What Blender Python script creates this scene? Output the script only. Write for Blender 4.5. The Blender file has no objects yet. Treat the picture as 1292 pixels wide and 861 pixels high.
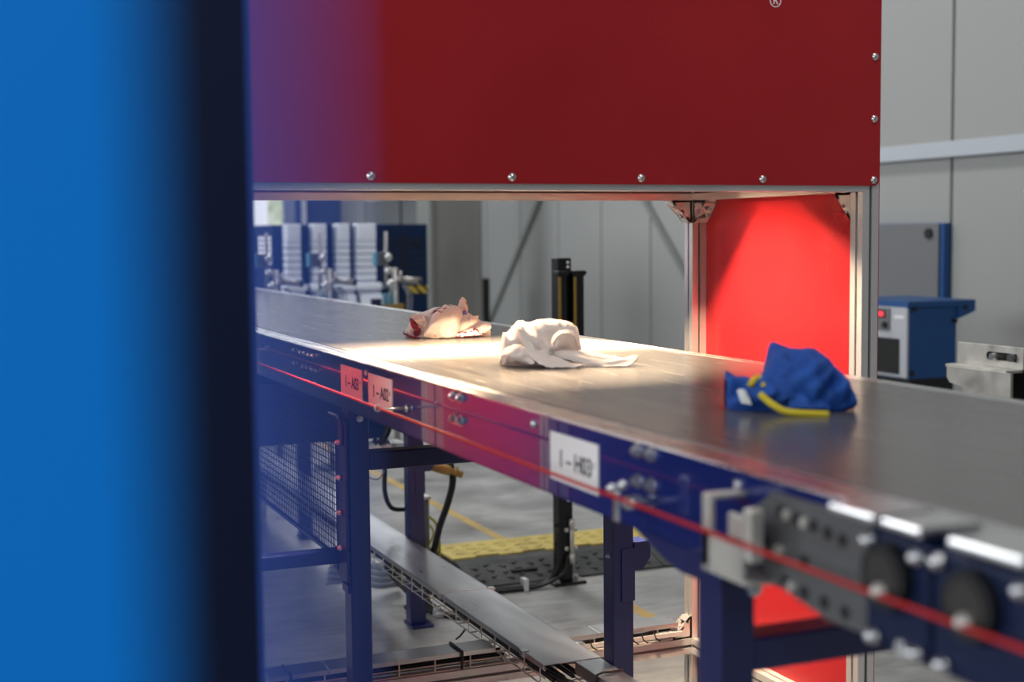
import bpy, bmesh, math, random
from mathutils import Vector, Matrix, noise

random.seed(7)
S = bpy.context.scene
COL = S.collection
PI = math.pi

# ------------------------------------------------------------------ camera
CAM_Z = 1.40
cam_d = bpy.data.cameras.new('camera')
cam = bpy.data.objects.new('camera', cam_d)
COL.objects.link(cam)
YAW, PITCH, ROLL = 0.398768, 0.0773928, -0.00946056
fw = Vector((math.sin(YAW), math.cos(YAW), 0)); rt = Vector((math.cos(YAW), -math.sin(YAW), 0)); up = Vector((0, 0, 1))
f2 = fw * math.cos(PITCH) - up * math.sin(PITCH)
u2 = up * math.cos(PITCH) + fw * math.sin(PITCH)
r3 = rt * math.cos(ROLL) + u2 * math.sin(ROLL)
u3 = u2 * math.cos(ROLL) - rt * math.sin(ROLL)
cam.matrix_world = Matrix(((r3.x, u3.x, -f2.x, 0), (r3.y, u3.y, -f2.y, 0), (r3.z, u3.z, -f2.z, CAM_Z), (0, 0, 0, 1)))
cam_d.sensor_width = 36
cam_d.lens = 1735.7 / 1292 * 36
cam_d.clip_start = 0.02
cam_d.dof.use_dof = True
cam_d.dof.focus_distance = 3.45
cam_d.dof.aperture_fstop = 2.8
S.camera = cam

# ------------------------------------------------------------------ world, light, exposure
W = bpy.data.worlds.new('world'); S.world = W; W.use_nodes = True
bg = W.node_tree.nodes['Background']
bg.inputs[0].default_value = (0.86, 0.93, 1.0, 1)
bg.inputs[1].default_value = 0.09
S.view_settings.view_transform = 'Standard'
S.view_settings.look = 'None'
S.view_settings.gamma = 1.0
S.view_settings.exposure = 0.0
S.view_settings.use_curve_mapping = False


def area(name, loc, look, sx, sy, power, color, spread=180):
    d = bpy.data.lights.new(name, 'AREA'); d.shape = 'RECTANGLE'; d.size = sx; d.size_y = sy
    d.energy = power; d.color = color; d.spread = math.radians(spread)
    o = bpy.data.objects.new(name, d); COL.objects.link(o)
    o.location = loc
    o.rotation_euler = (Vector(look) - Vector(loc)).to_track_quat('-Z', 'Y').to_euler()
    return o


# daylight through the tall windows of the left wall, ceiling strip lamps over the aisle, two added fills
area('window_daylight', (-5.6, 1.6, 3.1), (0.5, 1.9, 1.0), 7.0, 3.0, 290, (0.93, 0.97, 1.0))
area('window_daylight_rear', (-5.6, 10.5, 3.1), (4.0, 11.0, 1.0), 6.0, 3.0, 560, (0.93, 0.97, 1.0))
area('ceiling_lamp_aisle', (2.6, 7.0, 5.8), (2.6, 7.0, 0), 1.0, 5.0, 115, (1.0, 0.98, 0.95))
area('ceiling_lamp_rear', (3.0, 12.5, 5.8), (3.0, 12.5, 0), 1.0, 5.0, 170, (0.95, 0.98, 1.0))
area('belt_fill', (2.2, 0.6, 5.6), (1.9, 1.0, 0), 0.6, 2.0, 85, (1.0, 0.98, 0.95))  # unseen overhead fill, added to brighten the belt
area('post_fill', (-0.9, -1.5, 2.8), (0.0, 0.3, 1.4), 1.2, 0.6, 24, (1.0, 0.98, 0.96))  # unseen fill behind the camera, added to brighten the near blue post


# ------------------------------------------------------------------ materials
def mat(name, color, rough=0.5, metal=0.0, coat=0.0, coat_rough=0.05, emit=None, emit_s=0.0, spec=0.5):
    m = bpy.data.materials.new(name); m.use_nodes = True
    b = m.node_tree.nodes['Principled BSDF']
    b.inputs['Base Color'].default_value = (*color, 1)
    b.inputs['Roughness'].default_value = rough
    b.inputs['Metallic'].default_value = metal
    b.inputs['Specular IOR Level'].default_value = spec
    b.inputs['Coat Weight'].default_value = coat
    b.inputs['Coat Roughness'].default_value = coat_rough
    if emit:
        b.inputs['Emission Color'].default_value = (*emit, 1)
        b.inputs['Emission Strength'].default_value = emit_s
    return m


def grain(m, c1, c2, scale=(1, 1, 1), freq=6.0, detail=6.0, lo=0.3, hi=0.7, rough=None, bump=0.0, bump_freq=None):
    """noise-driven colour between c1 and c2, optional roughness range and bump"""
    nt = m.node_tree; N = nt.nodes; L = nt.links; b = N['Principled BSDF']
    tc = N.new('ShaderNodeTexCoord'); mp = N.new('ShaderNodeMapping'); mp.inputs['Scale'].default_value = scale
    L.new(tc.outputs['Object'], mp.inputs[0])
    nz = N.new('ShaderNodeTexNoise'); nz.inputs['Scale'].default_value = freq; nz.inputs['Detail'].default_value = detail
    L.new(mp.outputs[0], nz.inputs['Vector'])
    cr = N.new('ShaderNodeValToRGB'); cr.color_ramp.elements[0].position = lo; cr.color_ramp.elements[1].position = hi
    cr.color_ramp.elements[0].color = (*c1, 1); cr.color_ramp.elements[1].color = (*c2, 1)
    L.new(nz.outputs['Fac'], cr.inputs[0]); L.new(cr.outputs[0], b.inputs['Base Color'])
    if rough:
        mr = N.new('ShaderNodeMapRange'); mr.inputs['From Min'].default_value = lo; mr.inputs['From Max'].default_value = hi
        mr.inputs['To Min'].default_value = rough[0]; mr.inputs['To Max'].default_value = rough[1]
        L.new(nz.outputs['Fac'], mr.inputs['Value']); L.new(mr.outputs[0], b.inputs['Roughness'])
    if bump:
        n2 = N.new('ShaderNodeTexNoise'); n2.inputs['Scale'].default_value = bump_freq or freq * 4; n2.inputs['Detail'].default_value = 5
        L.new(mp.outputs[0], n2.inputs['Vector'])
        bp = N.new('ShaderNodeBump'); bp.inputs['Strength'].default_value = bump; bp.inputs['Distance'].default_value = 0.01
        L.new(n2.outputs['Fac'], bp.inputs['Height']); L.new(bp.outputs[0], b.inputs['Normal'])
    return m


M = {}
M['navy_gloss'] = mat('navy_gloss', (0.007, 0.019, 0.15), 0.22, 0, 1.0, 0.03)
M['navy'] = mat('navy', (0.010, 0.017, 0.11), 0.34, 0, 0.3, 0.15)
M['navy_dark'] = mat('navy_dark', (0.004, 0.011, 0.045), 0.55, 0, 0, 0.2, spec=0.25)
M['bright_blue'] = mat('bright_blue', (0.0, 0.26, 0.95), 0.6, spec=0.2)
M['machine_blue'] = mat('machine_blue', (0.006, 0.07, 0.24), 0.45)
M['cover_blue'] = mat('cover_blue', (0.006, 0.030, 0.10), 0.45)
M['far_blue'] = mat('far_blue', (0.004, 0.018, 0.065), 0.5, spec=0.2)
M['cab_blue'] = mat('cab_blue', (0.022, 0.042, 0.13), 0.5)
M['red'] = grain(mat('red', (0.38, 0.018, 0.024), 0.2, 0, 0.1, 0.05, spec=0.3), (0.36, 0.017, 0.023), (0.40, 0.020, 0.026), (1, 1, 1), 3.0, 4, 0.3, 0.7, (0.18, 0.30))
M['red_in'] = M['red']
M['alu'] = grain(mat('alu', (0.72, 0.72, 0.72), 0.32, 0.55), (0.70, 0.70, 0.70), (0.80, 0.80, 0.80), (1, 1, 1), 4, 3, 0.3, 0.7, (0.28, 0.38))
M['slot_shade'] = mat('slot_shade', (0.16, 0.15, 0.15), 0.5, 0.5)
M['steel'] = grain(mat('steel', (0.62, 0.63, 0.65), 0.3, 1.0), (0.62, 0.63, 0.65), (0.72, 0.73, 0.75), (3, 0.6, 1), 7, 6, 0.3, 0.7, (0.27, 0.36))
M['strip'] = grain(mat('strip', (0.70, 0.70, 0.71), 0.28, 1.0), (0.62, 0.62, 0.63), (0.74, 0.74, 0.75), (20, 1, 1), 5, 3, 0.3, 0.7, (0.22, 0.34))
M['chrome'] = mat('chrome', (0.78, 0.79, 0.80), 0.28, 1.0)
M['stand_steel'] = mat('stand_steel', (0.40, 0.39, 0.38), 0.4, 0.6)
M['zinc'] = grain(mat('zinc', (0.72, 0.71, 0.68), 0.45, 0.7), (0.6, 0.58, 0.53), (0.78, 0.76, 0.7), (1, 1, 1), 14, 6, 0.3, 0.7, (0.35, 0.55))
M['grey_plate'] = mat('grey_plate', (0.17, 0.175, 0.18), 0.35, 0.6)
M['bearing'] = mat('bearing', (0.045, 0.04, 0.038), 0.4, 0.3)
M['black'] = mat('black', (0.008, 0.008, 0.010), 0.4)
M['black_rubber'] = grain(mat('black_rubber', (0.05, 0.052, 0.055), 0.7), (0.035, 0.037, 0.04), (0.11, 0.112, 0.115), (1, 1, 1), 9, 6, 0.35, 0.75, None, 0.4, 60)
M['cable_black'] = mat('cable_black', (0.010, 0.010, 0.011), 0.45)
M['cable_grey'] = mat('cable_grey', (0.30, 0.33, 0.38), 0.4)
M['cable_yellow'] = mat('cable_yellow', (0.55, 0.45, 0.03), 0.45)
M['brass'] = mat('brass', (0.62, 0.40, 0.14), 0.3, 1.0)
M['gold'] = mat('gold', (0.38, 0.25, 0.05), 0.45, 0.4)
M['ramp_yellow'] = grain(mat('ramp_yellow', (0.72, 0.56, 0.13), 0.6), (0.52, 0.40, 0.10), (0.80, 0.64, 0.17), (1, 1, 1), 16, 6, 0.25, 0.6, None, 0.3, 50)
M['paint_yellow'] = grain(mat('paint_yellow', (0.62, 0.42, 0.12), 0.6), (0.42, 0.32, 0.16), (0.66, 0.46, 0.14), (1, 1, 1), 12, 6, 0.25, 0.5)
M['white'] = mat('white', (0.80, 0.80, 0.82), 0.5)
M['feeder_white'] = mat('feeder_white', (0.80, 0.84, 0.92), 0.4)
M['paper'] = mat('paper', (0.82, 0.80, 0.79), 0.45)
M['ink'] = mat('ink', (0.02, 0.018, 0.02), 0.6)
M['mark'] = mat('mark', (0.95, 0.80, 0.84), 0.5)
M['cord_red'] = mat('cord_red', (0.45, 0.02, 0.02), 0.5, spec=0.2)
M['wall_panel'] = mat('wall_panel', (0.30, 0.303, 0.293), 0.5)
M['wall_joint'] = mat('wall_joint', (0.16, 0.165, 0.15), 0.8)
M['wall_rear'] = mat('wall_rear', (0.55, 0.58, 0.62), 0.6)
M['girt'] = mat('girt', (0.42, 0.45, 0.49), 0.45)
M['brace'] = mat('brace', (0.17, 0.18, 0.17), 0.6)
M['column'] = grain(mat('column', (0.17, 0.17, 0.155), 0.7), (0.15, 0.15, 0.135), (0.19, 0.19, 0.175), (1, 1, 0.3), 4)
M['grey_cab'] = mat('grey_cab', (0.14, 0.143, 0.15), 0.5)
M['pale_cab'] = mat('pale_cab', (0.46, 0.48, 0.52), 0.45)
M['glass_dark'] = mat('glass_dark', (0.012, 0.012, 0.012), 0.3)
M['led_red'] = mat('led_red', (0.5, 0.02, 0.03), 0.4, emit=(1, 0.05, 0.08), emit_s=1.2)
M['lamp'] = mat('lamp', (1, 0.9, 0.8), 0.4, emit=(1.0, 0.74, 0.48), emit_s=7.0)
M['cloth_pink'] = mat('cloth_pink', (0.84, 0.74, 0.68), 0.85)
M['cloth_blue'] = grain(mat('cloth_blue', (0.006, 0.07, 0.36), 0.75), (0.004, 0.055, 0.30), (0.010, 0.09, 0.42), (1, 1, 1), 20, 4)
M['cloth_yellow'] = mat('cloth_yellow', (0.62, 0.50, 0.02), 0.7)
M['tag_white'] = mat('tag_white', (0.72, 0.74, 0.76), 0.7)
M['teal'] = mat('teal', (0.10, 0.30, 0.42), 0.4)

# micro-ribbed sandwich panel: fine vertical lines as relief
nt = M['wall_panel'].node_tree; N = nt.nodes; L = nt.links
tc = N.new('ShaderNodeTexCoord'); wv = N.new('ShaderNodeTexWave'); wv.bands_direction = 'Y'; wv.inputs['Scale'].default_value = 9.0
L.new(tc.outputs['Object'], wv.inputs['Vector'])
bp = N.new('ShaderNodeBump'); bp.inputs['Strength'].default_value = 0.15; bp.inputs['Distance'].default_value = 0.01
L.new(wv.outputs['Fac'], bp.inputs['Height']); L.new(bp.outputs[0], N['Principled BSDF'].inputs['Normal'])

# worn smooth concrete: large stains, scuffs, uneven sheen
m = M['floor'] = mat('floor', (0.32, 0.32, 0.31), 0.4)
nt = m.node_tree; N = nt.nodes; L = nt.links; b = N['Principled BSDF']
tc = N.new('ShaderNodeTexCoord')
na = N.new('ShaderNodeTexNoise'); na.inputs['Scale'].default_value = 2.2; na.inputs['Detail'].default_value = 8; na.inputs['Roughness'].default_value = 0.62
nb = N.new('ShaderNodeTexNoise'); nb.inputs['Scale'].default_value = 11; nb.inputs['Detail'].default_value = 8
mpb = N.new('ShaderNodeMapping'); mpb.inputs['Scale'].default_value = (0.5, 2.4, 1); mpb.inputs['Rotation'].default_value = (0, 0, 0.35)
L.new(tc.outputs['Object'], na.inputs['Vector']); L.new(tc.outputs['Object'], mpb.inputs[0]); L.new(mpb.outputs[0], nb.inputs['Vector'])
ra = N.new('ShaderNodeValToRGB'); ra.color_ramp.elements[0].position = 0.30; ra.color_ramp.elements[1].position = 0.66
ra.color_ramp.elements[0].color = (0.25, 0.25, 0.245, 1); ra.color_ramp.elements[1].color = (0.55, 0.55, 0.54, 1)
rb = N.new('ShaderNodeValToRGB'); rb.color_ramp.elements[0].position = 0.32; rb.color_ramp.elements[1].position = 0.55
rb.color_ramp.elements[0].color = (0.72, 0.72, 0.72, 1); rb.color_ramp.elements[1].color = (1, 1, 1, 1)
mx = N.new('ShaderNodeMix'); mx.data_type = 'RGBA'; mx.blend_type = 'MULTIPLY'; mx.inputs['Factor'].default_value = 0.8
L.new(na.outputs['Fac'], ra.inputs[0]); L.new(nb.outputs['Fac'], rb.inputs[0])
L.new(ra.outputs[0], mx.inputs['A']); L.new(rb.outputs[0], mx.inputs['B']); L.new(mx.outputs['Result'], b.inputs['Base Color'])
mr = N.new('ShaderNodeMapRange'); mr.inputs['From Min'].default_value = 0.3; mr.inputs['From Max'].default_value = 0.7
mr.inputs['To Min'].default_value = 0.24; mr.inputs['To Max'].default_value = 0.55
L.new(na.outputs['Fac'], mr.inputs['Value']); L.new(mr.outputs[0], b.inputs['Roughness'])

# conveyor belt: dark grey PVC with faint wear along the running direction
m = M['belt'] = mat('belt', (0.07, 0.07, 0.072), 0.38, spec=0.5)
grain(m, (0.090, 0.086, 0.084), (0.116, 0.112, 0.108), (9, 0.5, 1), 6, 5, 0.3, 0.7, (0.21, 0.28))

# window pane with daylight and foliage beyond
m = M['pane'] = mat('pane', (0.1, 0.1, 0.1), 0.2)
nt = m.node_tree; N = nt.nodes; L = nt.links; b = N['Principled BSDF']
tc = N.new('ShaderNodeTexCoord'); n1 = N.new('ShaderNodeTexNoise'); n1.inputs['Scale'].default_value = 9; n1.inputs['Detail'].default_value = 6
L.new(tc.outputs['Object'], n1.inputs['Vector'])
cr = N.new('ShaderNodeValToRGB'); cr.color_ramp.elements[0].position = 0.35; cr.color_ramp.elements[1].position = 0.65
cr.color_ramp.elements[0].color = (0.42, 0.52, 0.22, 1); cr.color_ramp.elements[1].color = (0.95, 1.0, 0.72, 1)
L.new(n1.outputs['Fac'], cr.inputs[0]); L.new(cr.outputs[0], b.inputs['Emission Color']); b.inputs['Emission Strength'].default_value = 1.0
M['sky_pane'] = mat('sky_pane', (0.1, 0.1, 0.1), 0.2, emit=(0.94, 0.96, 1.0), emit_s=1.3)

# hazard tape: slanted black bands on yellow
m = M['hazard'] = mat('hazard', (0.6, 0.45, 0.05), 0.5)
nt = m.node_tree; N = nt.nodes; L = nt.links; b = N['Principled BSDF']
tc = N.new('ShaderNodeTexCoord'); mp = N.new('ShaderNodeMapping'); mp.inputs['Rotation'].default_value = (0, 0.8, 0)
wv = N.new('ShaderNodeTexWave'); wv.inputs['Scale'].default_value = 6.0; wv.bands_direction = 'X'
L.new(tc.outputs['Object'], mp.inputs[0]); L.new(mp.outputs[0], wv.inputs['Vector'])
cr = N.new('ShaderNodeValToRGB'); cr.color_ramp.interpolation = 'CONSTANT'; cr.color_ramp.elements[1].position = 0.5
cr.color_ramp.elements[0].color = (0.02, 0.02, 0.02, 1); cr.color_ramp.elements[1].color = (0.62, 0.45, 0.04, 1)
L.new(wv.outputs['Fac'], cr.inputs[0]); L.new(cr.outputs[0], b.inputs['Base Color'])

# printed garment: pale ground with red and violet print patches
m = M['cloth_print'] = mat('cloth_print', (0.8, 0.7, 0.66), 0.85)
nt = m.node_tree; N = nt.nodes; L = nt.links; b = N['Principled BSDF']
tc = N.new('ShaderNodeTexCoord'); n1 = N.new('ShaderNodeTexNoise'); n1.inputs['Scale'].default_value = 17; n1.inputs['Detail'].default_value = 4
n2 = N.new('ShaderNodeTexNoise'); n2.inputs['Scale'].default_value = 60; n2.inputs['Detail'].default_value = 2
L.new(tc.outputs['Object'], n1.inputs['Vector']); L.new(tc.outputs['Object'], n2.inputs['Vector'])
cr = N.new('ShaderNodeValToRGB')
e = cr.color_ramp.elements; e[0].position = 0.36; e[0].color = (0.20, 0.02, 0.05, 1); e[1].position = 0.44; e[1].color = (0.80, 0.69, 0.64, 1)
x = e.new(0.60); x.color = (0.82, 0.72, 0.68, 1); x = e.new(0.68); x.color = (0.36, 0.28, 0.55, 1)
L.new(n1.outputs['Fac'], cr.inputs[0]); L.new(cr.outputs[0], b.inputs['Base Color'])
m = M['cloth_dots'] = mat('cloth_dots', (0.7, 0.6, 0.6), 0.85)
nt = m.node_tree; N = nt.nodes; L = nt.links; b = N['Principled BSDF']
tc = N.new('ShaderNodeTexCoord'); n1 = N.new('ShaderNodeTexNoise'); n1.inputs['Scale'].default_value = 90; n1.inputs['Detail'].default_value = 1
L.new(tc.outputs['Object'], n1.inputs['Vector'])
cr = N.new('ShaderNodeValToRGB'); cr.color_ramp.elements[0].position = 0.44; cr.color_ramp.elements[1].position = 0.54
cr.color_ramp.elements[0].color = (0.16, 0.03, 0.07, 1); cr.color_ramp.elements[1].color = (0.80, 0.70, 0.68, 1)
L.new(n1.outputs['Fac'], cr.inputs[0]); L.new(cr.outputs[0], b.inputs['Base Color'])
M['cloth_violet'] = mat('cloth_violet', (0.26, 0.20, 0.50), 0.85)
m = M['cloth_sparse'] = M['cloth_print'].copy(); m.name = 'cloth_sparse'
for n_ in m.node_tree.nodes:
    if n_.type == 'VALTORGB':
        e = n_.color_ramp.elements; e[0].position = 0.31; e[1].position = 0.345; e[3].position = 0.76
        e[0].color = (0.45, 0.06, 0.08, 1)
    if n_.type == 'TEX_NOISE' and n_.inputs['Scale'].default_value < 30:
        n_.inputs['Scale'].default_value = 30
M['cloth_maroon'] = mat('cloth_maroon', (0.22, 0.02, 0.05), 0.85)


# blue reflection veil painted as opacity on a clear sheet, stronger towards the post
m = M['painted_veil'] = bpy.data.materials.new('painted_veil'); m.use_nodes = True
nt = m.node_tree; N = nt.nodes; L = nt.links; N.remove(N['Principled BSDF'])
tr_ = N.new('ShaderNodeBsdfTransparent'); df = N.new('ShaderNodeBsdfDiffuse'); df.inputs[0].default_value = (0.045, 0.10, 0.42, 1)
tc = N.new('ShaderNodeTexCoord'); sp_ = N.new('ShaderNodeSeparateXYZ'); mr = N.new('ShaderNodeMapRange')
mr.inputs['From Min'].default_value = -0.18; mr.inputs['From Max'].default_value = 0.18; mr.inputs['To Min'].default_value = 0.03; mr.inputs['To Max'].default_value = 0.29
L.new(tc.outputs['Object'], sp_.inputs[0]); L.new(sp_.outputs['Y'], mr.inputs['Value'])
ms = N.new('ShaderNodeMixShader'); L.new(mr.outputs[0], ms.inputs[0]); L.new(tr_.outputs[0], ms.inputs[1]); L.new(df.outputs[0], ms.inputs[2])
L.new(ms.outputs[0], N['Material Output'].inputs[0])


# ------------------------------------------------------------------ mesh helpers
class MB:
    def __init__(s):
        s.bm = bmesh.new()

    def box(s, x0, x1, y0, y1, z0, z1, bev=0.0, mtx=None):
        g = bmesh.ops.create_cube(s.bm, size=1)
        T = Matrix.Translation(((x0 + x1) / 2, (y0 + y1) / 2, (z0 + z1) / 2)) @ Matrix.Diagonal((abs(x1 - x0), abs(y1 - y0), abs(z1 - z0), 1))
        if mtx is not None:
            T = mtx @ T
        bmesh.ops.transform(s.bm, matrix=T, verts=g['verts'])
        if bev:
            eds = list({e for v in g['verts'] for e in v.link_edges})
            bmesh.ops.bevel(s.bm, geom=eds, offset=bev, segments=2, affect='EDGES', profile=0.5)
        return s

    def cyl(s, p0, p1, r, n=16, r2=None, cap=True):
        p0, p1 = Vector(p0), Vector(p1); d = p1 - p0
        q = d.to_track_quat('Z', 'Y').to_matrix().to_4x4()
        T = Matrix.Translation((p0 + p1) / 2) @ q
        bmesh.ops.create_cone(s.bm, cap_ends=cap, segments=n, radius1=r, radius2=r if r2 is None else r2, depth=d.length, matrix=T)
        return s

    def sph(s, c, r, sc=(1, 1, 1), n=12):
        bmesh.ops.create_uvsphere(s.bm, u_segments=n, v_segments=max(6, n // 2), radius=r,
                                  matrix=Matrix.Translation(c) @ Matrix.Diagonal((*sc, 1)))
        return s

    def prism(s, pts, axis, a, b):
        """extrude a 2D polygon along an axis; pts are the two other coordinates in xyz order"""
        def P(p, t):
            return {'x': (t, p[0], p[1]), 'y': (p[0], t, p[1]), 'z': (p[0], p[1], t)}[axis]
        va = [s.bm.verts.new(P(p, a)) for p in pts]; vb = [s.bm.verts.new(P(p, b)) for p in pts]
        n = len(pts)
        fs = [s.bm.faces.new(va[::-1]), s.bm.faces.new(vb)]
        for i in range(n):
            fs.append(s.bm.faces.new((va[i], va[(i + 1) % n], vb[(i + 1) % n], vb[i])))
        bmesh.ops.recalc_face_normals(s.bm, faces=fs)
        return s

    def tube(s, pts, r, n=8, sub=6):
        P = [Vector(p) for p in pts]
        if len(P) > 2 and sub > 1:
            Q = []
            for i in range(len(P) - 1):
                a = P[max(i - 1, 0)]; b = P[i]; c = P[i + 1]; d = P[min(i + 2, len(P) - 1)]
                for k in range(sub):
                    t = k / sub
                    Q.append(0.5 * ((2 * b) + (c - a) * t + (2 * a - 5 * b + 4 * c - d) * t * t + (3 * b - a - 3 * c + d) * t ** 3))
            Q.append(P[-1]); P = Q
        rings = []
        prev = None
        for i, p in enumerate(P):
            t = (P[min(i + 1, len(P) - 1)] - P[max(i - 1, 0)]).normalized()
            ref = Vector((0, 0, 1)) if abs(t.z) < 0.9 else Vector((1, 0, 0))
            if prev is None:
                a = t.cross(ref).normalized()
            else:
                a = (prev - t * prev.dot(t)).normalized()
            prev = a
            b = t.cross(a)
            rings.append([s.bm.verts.new(p + a * (r * math.cos(2 * PI * k / n)) + b * (r * math.sin(2 * PI * k / n))) for k in range(n)])
        for i in range(len(rings) - 1):
            for k in range(n):
                s.bm.faces.new((rings[i][k], rings[i][(k + 1) % n], rings[i + 1][(k + 1) % n], rings[i + 1][k]))
        s.bm.faces.new(rings[0][::-1]); s.bm.faces.new(rings[-1])
        return s

    def grid(s, rows, close=False):
        V = [[s.bm.verts.new(p) for p in r] for r in rows]
        for i in range(len(V) - 1):
            for j in range(len(V[i]) - 1):
                s.bm.faces.new((V[i][j], V[i][j + 1], V[i + 1][j + 1], V[i + 1][j]))
        return s

    def build(s, name, m, parent=None, smooth=False, kind=None, label=None, group=None):
        me = bpy.data.meshes.new(name)
        root = parent
        while root is not None and root.parent is not None:
            root = root.parent
        if root is not None:
            bmesh.ops.translate(s.bm, verts=s.bm.verts, vec=-Vector(root.location))
        s.bm.to_mesh(me); s.bm.free()
        if smooth:
            for p in me.polygons:
                p.use_smooth = True
        me.materials.append(M[m] if isinstance(m, str) else m)
        o = bpy.data.objects.new(name, me); COL.objects.link(o)
        if parent is not None:
            o.parent = parent
        if kind:
            o['kind'] = kind
        if label:
            o['label'] = label
        return o


def thing(name, label, cat, loc=(0, 0, 0), group=None):
    o = bpy.data.objects.new(name, None); COL.objects.link(o); o.location = loc
    o.empty_display_size = 0.1
    o['label'] = label; o['category'] = cat
    if group:
        o['group'] = group
    return o


def tag(o, label, cat, group=None):
    o['label'] = label; o['category'] = cat
    if group:
        o['group'] = group
    return o


def dup(root, loc, label=None, group=None):
    r = root.copy(); COL.objects.link(r); r.location = loc
    if label:
        r['label'] = label
    if group:
        r['group'] = group
    for ch in list(root.children):
        c = ch.copy(); COL.objects.link(c); c.parent = r
        for g in ch.children:
            d = g.copy(); COL.objects.link(d); d.parent = c
    return r


def text_mesh(body, size, mtx, ext=0.0004, sx=1.0):
    cu = bpy.data.curves.new('letters', 'FONT'); cu.body = body; cu.size = size; cu.extrude = ext
    cu.offset = size * 0.018; cu.align_x = 'CENTER'; cu.align_y = 'CENTER'
    o = bpy.data.objects.new('letters', cu); COL.objects.link(o)
    bpy.context.view_layer.update()
    me = bpy.data.meshes.new_from_object(o.evaluated_get(bpy.context.evaluated_depsgraph_get()))
    bpy.data.objects.remove(o)
    mb = MB(); mb.bm.from_mesh(me); bpy.data.meshes.remove(me)
    bmesh.ops.transform(mb.bm, matrix=mtx @ Matrix.Diagonal((sx, 1, 1, 1)), verts=mb.bm.verts)
    return mb


def slot_section(w=0.045, sl=0.008, dp=0.009):
    """square extrusion section with one groove per side"""
    h = w / 2; a = sl / 2
    pts = []
    for k in range(4):
        c, s_ = math.cos(k * PI / 2), math.sin(k * PI / 2)
        for (x, y) in ((-h, -h), (-a, -h), (-a, -h + dp), (a, -h + dp), (a, -h)):
            pts.append((x * c - y * s_, x * s_ + y * c))
    return pts


SEC = slot_section()


def profile(name, axis, c, a, b, parent, m='alu'):
    """45 mm slotted aluminium profile along axis, c the two other centre coordinates"""
    o = MB().prism([(p[0] + c[0], p[1] + c[1]) for p in SEC], axis, a, b).build(name, m, parent)
    # dark strips paint shade into the grooves so they read as grooves
    g = 0.0035; h = 0.0225 - 0.0085
    lin = MB()
    for (dx, dy) in ((0, -1), (1, 0), (0, 1), (-1, 0)):
        cx, cy = c[0] + dx * h, c[1] + dy * h
        if axis == 'z':
            lin.box(cx - g, cx + g, cy - g, cy + g, a + 0.002, b - 0.002)
        elif axis == 'x':
            lin.box(a + 0.002, b - 0.002, cx - g, cx + g, cy - g, cy + g)
        else:
            lin.box(cx - g, cx + g, a + 0.002, b - 0.002, cy - g, cy + g)
    lin.build('groove', 'slot_shade', o, kind='stuff')
    return o


def screw(mb, p, nrm, r=0.006, h=0.004):
    p = Vector(p); n = Vector(nrm)
    mb.cyl(p, p + n * h, r, 14, r * 0.75)
    return mb


def hexbolt(p, nrm, r, parent, m='chrome', h=0.008, washer=True, name='bolt'):
    mb = MB(); p = Vector(p); n = Vector(nrm)
    if washer:
        mb.cyl(p, p + n * 0.002, r * 1.35, 18)
    mb.cyl(p + n * 0.002, p + n * h, r, 6)
    mb.cyl(p + n * h, p + n * (h + 0.003), r * 0.5, 10)
    return mb.build(name, m, parent)


# ================================================================== SETTING
FX0, FX1, FY0, FY1 = -6.0, 6.0, -6.0, 17.0
floor = MB().box(FX0, FX1, FY0, FY1, -0.1, 0.0).build('floor', 'floor', kind='structure')
# painted aisle line with worn gaps
for (a, b) in ((4.0, 4.56), (5.66, 9.8), (3.0, 3.4)):
    MB().box(2.35, 2.40, a, b, 0.0, 0.0012).build('yellow_line', 'paint_yellow', floor)

wr = MB().box(6.0, 6.1, FY0, FY1, 0, 6.0).build('wall_right', 'wall_joint', kind='structure')
y = 6.99 - 0.99 * 13
pan = None
while y < FY1:
    a, b = max(y + 0.012, FY0), min(y + 0.99 - 0.012, FY1)
    if b - a > 0.2:
        MB().box(5.975, 6.0, a, b, 0.02, 6.0, 0.004).build('panel', 'wall_panel', wr)
    y += 0.99
MB().box(5.90, 5.975, FY0, 12.6, 1.858, 1.957, 0.004).build('trim_1', 'girt', kind='structure')

wb = MB()
wx0, wx1, wz0, wz1 = 3.2, 4.07, 1.52, 2.6
wb.box(-6, wx0, 17.0, 17.15, 0, 3.6); wb.box(wx1, 6, 17.0, 17.15, 0, 3.6); wb.box(-6, 6, 17.0, 17.15, 5.5, 6)
wb.box(wx0, wx1, 17.0, 17.15, 0, wz0); wb.box(wx0, wx1, 17.0, 17.15, wz1, 3.6)
wback = wb.build('wall_back', 'wall_joint', kind='structure')
for a in (4.66, 5.13, 5.62):
    MB().box(a + 0.012, min(a + 0.47, 5.97), 16.975, 17.0, 0.02, 3.58, 0.004).build('panel', 'wall_rear', wback)
for a in (1.0, 1.7, 2.4):
    MB().box(a + 0.012, a + 0.68, 16.975, 17.0, 0.02, 3.58, 0.004).build('panel', 'wall_rear', wback)
win = MB().box(wx0 - .03, wx0, 16.95, 17.1, wz0 - .03, wz1 + .03).box(wx1, wx1 + .03, 16.95, 17.1, wz0 - .03, wz1 + .03) \
    .box(wx0, wx1, 16.95, 17.1, wz0 - .03, wz0).box(wx0, wx1, 16.95, 17.1, wz1, wz1 + .03).build('window_1', 'white', kind='structure')
MB().box(wx0, 3.89, 17.03, 17.04, wz0, wz1).build('pane', 'sky_pane', win)
MB().box(3.89, wx1, 17.03, 17.04, wz0, wz1).build('pane', 'pane', win)

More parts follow.
